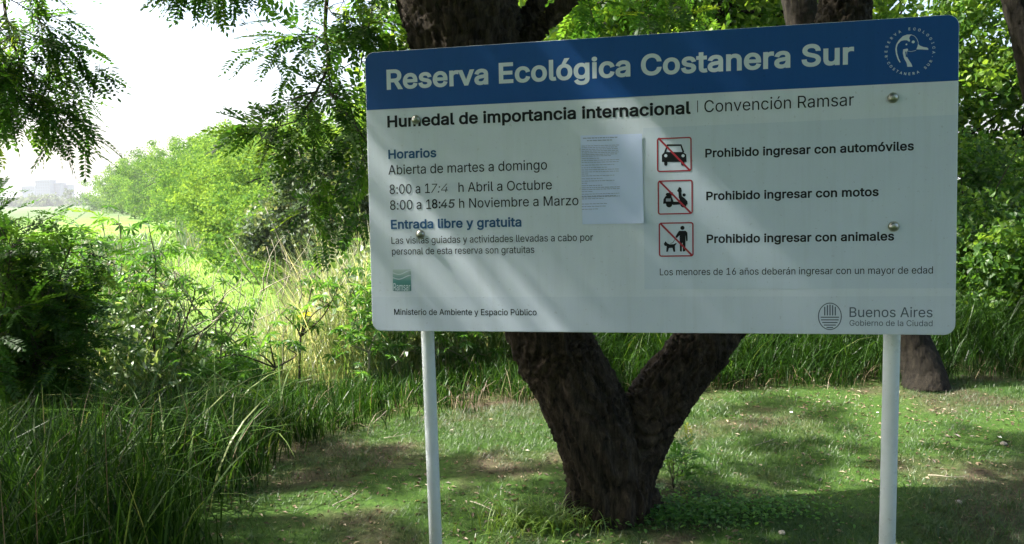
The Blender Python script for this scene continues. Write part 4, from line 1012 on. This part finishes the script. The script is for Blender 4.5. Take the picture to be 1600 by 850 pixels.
# dry forked twigs among the weeds
wood = []; r = rng(330)
for k in range(190):
    x = r.uniform(150, 620); y = r.uniform(440, 590); b = pt(x, y, r.uniform(6.9, 9)); P = bough(r, b, (r.uniform(-1, 1), 0, r.uniform(.2, 1.5)), r.uniform(.3, .8), 5, .2); wood.append((P, np.linspace(.0065, .002, 6)))
tag(tubes_obj('bare_twigs', wood, M_stalk, None, 4), 'tangle of pale bare twigs among the sunlit weeds', kind='stuff')

# ------------------------------------------------------------------ small things on the lawn
M_scrap = paint('scrap_white', (.75, .75, .72), .7); M_stone = paint('stone', (.33, .30, .26), .9, .2)
def scrap(px, py, s, label, seed):
    g = ground_at(px, py); g[2] = gz(g[0], g[1]) + .012; r = rng(seed); V = []; F = []
    k = 5
    for j in range(k):
        for i in range(k): V.append((s * (i / (k - 1) - .5) + r.normal(0, s * .05), s * .7 * (j / (k - 1) - .5) + r.normal(0, s * .05), abs(r.normal(0, s * .16))))
    F = [[j * k + i, j * k + i + 1, (j + 1) * k + i + 1, (j + 1) * k + i] for j in range(k - 1) for i in range(k - 1)]
    V = np.array(V); V = np.concatenate([V, V - [0, 0, .0015]]); F2 = F + [[q + k * k for q in f[::-1]] for f in F]
    o = mesh_np('paper_scrap', V, np.array(F2), M_scrap); o.location = [float(q) for q in g]; o.rotation_euler.z = r.uniform(0, 6)
    tag(o, label, 'litter', 'paper scraps on the lawn')
scrap(1371, 647, .02, 'small white paper scrap just left of the right post', 1)
scrap(1236, 651, .024, 'crumpled white scrap on the lawn between trunk and right post', 2)
scrap(1562, 685, .028, 'pale crumpled scrap near the right edge of the lawn', 3)
def stone(px, py, s, label, seed):
    g = ground_at(px, py); r = rng(seed); bm = bmesh.new(); bmesh.ops.create_icosphere(bm, subdivisions=2, radius=s)
    for v in bm.verts: v.co *= r.uniform(.85, 1.12); v.co.z *= .6
    me = bpy.data.meshes.new('stone'); bm.to_mesh(me); bm.free(); me.materials.append(M_stone); o = bpy.data.objects.new('stone', me); link(o)
    o.location = (float(g[0]), float(g[1]), float(gz(g[0], g[1])) + s * .3); tag(o, label, 'stone', 'stones on the lawn')
stone(1498, 782, .018, 'small brown stone in the thin grass right of the right post', 4)
stone(1568, 692, .022, 'stone beside the pale scrap at the right edge', 5)
stone(1222, 832, .018, 'stone at the foot of the creeping weed, bottom middle', 6)
r = rng(340)
for (px, py, L, a, lb) in ((600, 690, .16, .2, 'short fallen twig left of the left post'), (735, 790, .22, -.6, 'fallen twig between left post and trunk'), (1180, 700, .2, .5, 'fallen twig right of the trunk'), (1450, 740, .24, -.2, 'thin dry twig right of the right post'), (520, 800, .2, .9, 'dry twig near the rim of the tall grass')):
    g = ground_at(px, py); g[2] = gz(g[0], g[1]) + .015; P = bough(r, (0, 0, 0), (math.cos(a), math.sin(a), 0.02), L, 5, .15); P[:, 2] = np.abs(P[:, 2]) * .4
    o = tubes_obj('fallen_twig', [(P, np.linspace(.004, .0015, 6)), (np.array([P[2], P[2] + [.02, .03, .01], P[2] + [.035, .06, .012]]), np.array([.002, .0015, .001]))], M_stalk, None, 5)
    o.location = [float(q) for q in g]; tag(o, lb, 'twig', 'twigs on the lawn')

# ------------------------------------------------------------------ far side of the marsh
r = rng(400); ML = Multi()
for k in range(70):
    Y = r.uniform(620, 900); px = r.uniform(-300, 260); c = pt(px, 310, Y); c[2] = -1
    clumpy(ML, r, c + [0, 0, 3.5], (14, 8, r.uniform(4, 8)), 16, 10, [QUAD], (2.2, 4), .5, 2.5)
tag(ML.build('far_woods', M_fartree), 'hazy line of trees across the marsh', kind='stuff')
M_bld = paint('building_wall', (.16, .19, .24), .8); M_win = paint('building_window', (.12, .14, .17), .3)
def building(px0, px1, py_top, Y, label, floors, cols):
    a = pt(px0, 305, Y); b = pt(px1, 305, Y); top = pt((px0 + px1) / 2, py_top, Y)[2]; W = b[0] - a[0]; c = (a + b) / 2; o = empty('apartment_block', (c[0], c[1], -1)); tag(o, label, 'building', 'buildings beyond the marsh')
    H = top + 1; V = [(x, y, z) for z in (-.5, H) for x, y in ((-W / 2, -7), (W / 2, -7), (W / 2, 7), (-W / 2, 7))]
    mesh_np('wall', V, np.array([[0, 1, 5, 4], [1, 2, 6, 5], [2, 3, 7, 6], [3, 0, 4, 7], [0, 3, 2, 1]]), M_bld, o)
    V = [(x, y, z) for z in (H, H + 1.2) for x, y in ((-W / 2 - .4, -7.4), (W / 2 + .4, -7.4), (W / 2 + .4, 7.4), (-W / 2 - .4, 7.4))]
    mesh_np('roof', V, np.array([[0, 1, 5, 4], [1, 2, 6, 5], [2, 3, 7, 6], [3, 0, 4, 7], [4, 5, 6, 7], [0, 3, 2, 1]]), M_bld, o)
    V = []; F = []
    for i in range(floors):
        for j in range(cols):
            x = -W / 2 + W * (j + .5) / cols; z = H * (i + .55) / floors; w_, h_ = W / cols * .3, H / floors * .3; n = len(V)
            V += [(x - w_, -7.05, z - h_), (x + w_, -7.05, z - h_), (x + w_, -7.05, z + h_), (x - w_, -7.05, z + h_)]; F.append([n, n + 1, n + 2, n + 3])
    mesh_np('windows', V, np.array(F), M_win, o)['kind'] = 'stuff'
building(62, 84, 283, 940, 'tallest pale block at the left of the distant buildings', 9, 6)
building(85, 100, 287, 950, 'pale block in the middle of the distant buildings', 8, 5)
building(101, 112, 290, 960, 'lowest pale block at the right of the distant buildings', 7, 4)
building(40, 60, 292, 970, 'faint block half hidden by the feathery bush', 7, 6)

# ------------------------------------------------------------------ air
m_, nt_, out_ = mat_new('haze_air'); pv = nt_.nodes.new('ShaderNodeVolumePrincipled'); pv.inputs['Density'].default_value = .0003
pv.inputs['Color'].default_value = (.93, .96, 1, 1); pv.inputs['Anisotropy'].default_value = .2; nt_.links.new(pv.outputs[0], out_.inputs['Volume'])
V = [(x, y, z) for z in (-4, 50) for x, y in ((-4300, -4300), (4300, -4300), (4300, 5300), (-4300, 5300))]
tag(mesh_np('haze', V, np.array([[0, 1, 5, 4], [1, 2, 6, 5], [2, 3, 7, 6], [3, 0, 4, 7], [4, 5, 6, 7], [0, 3, 2, 1]]), m_), 'thin bright haze over the marsh', kind='stuff')
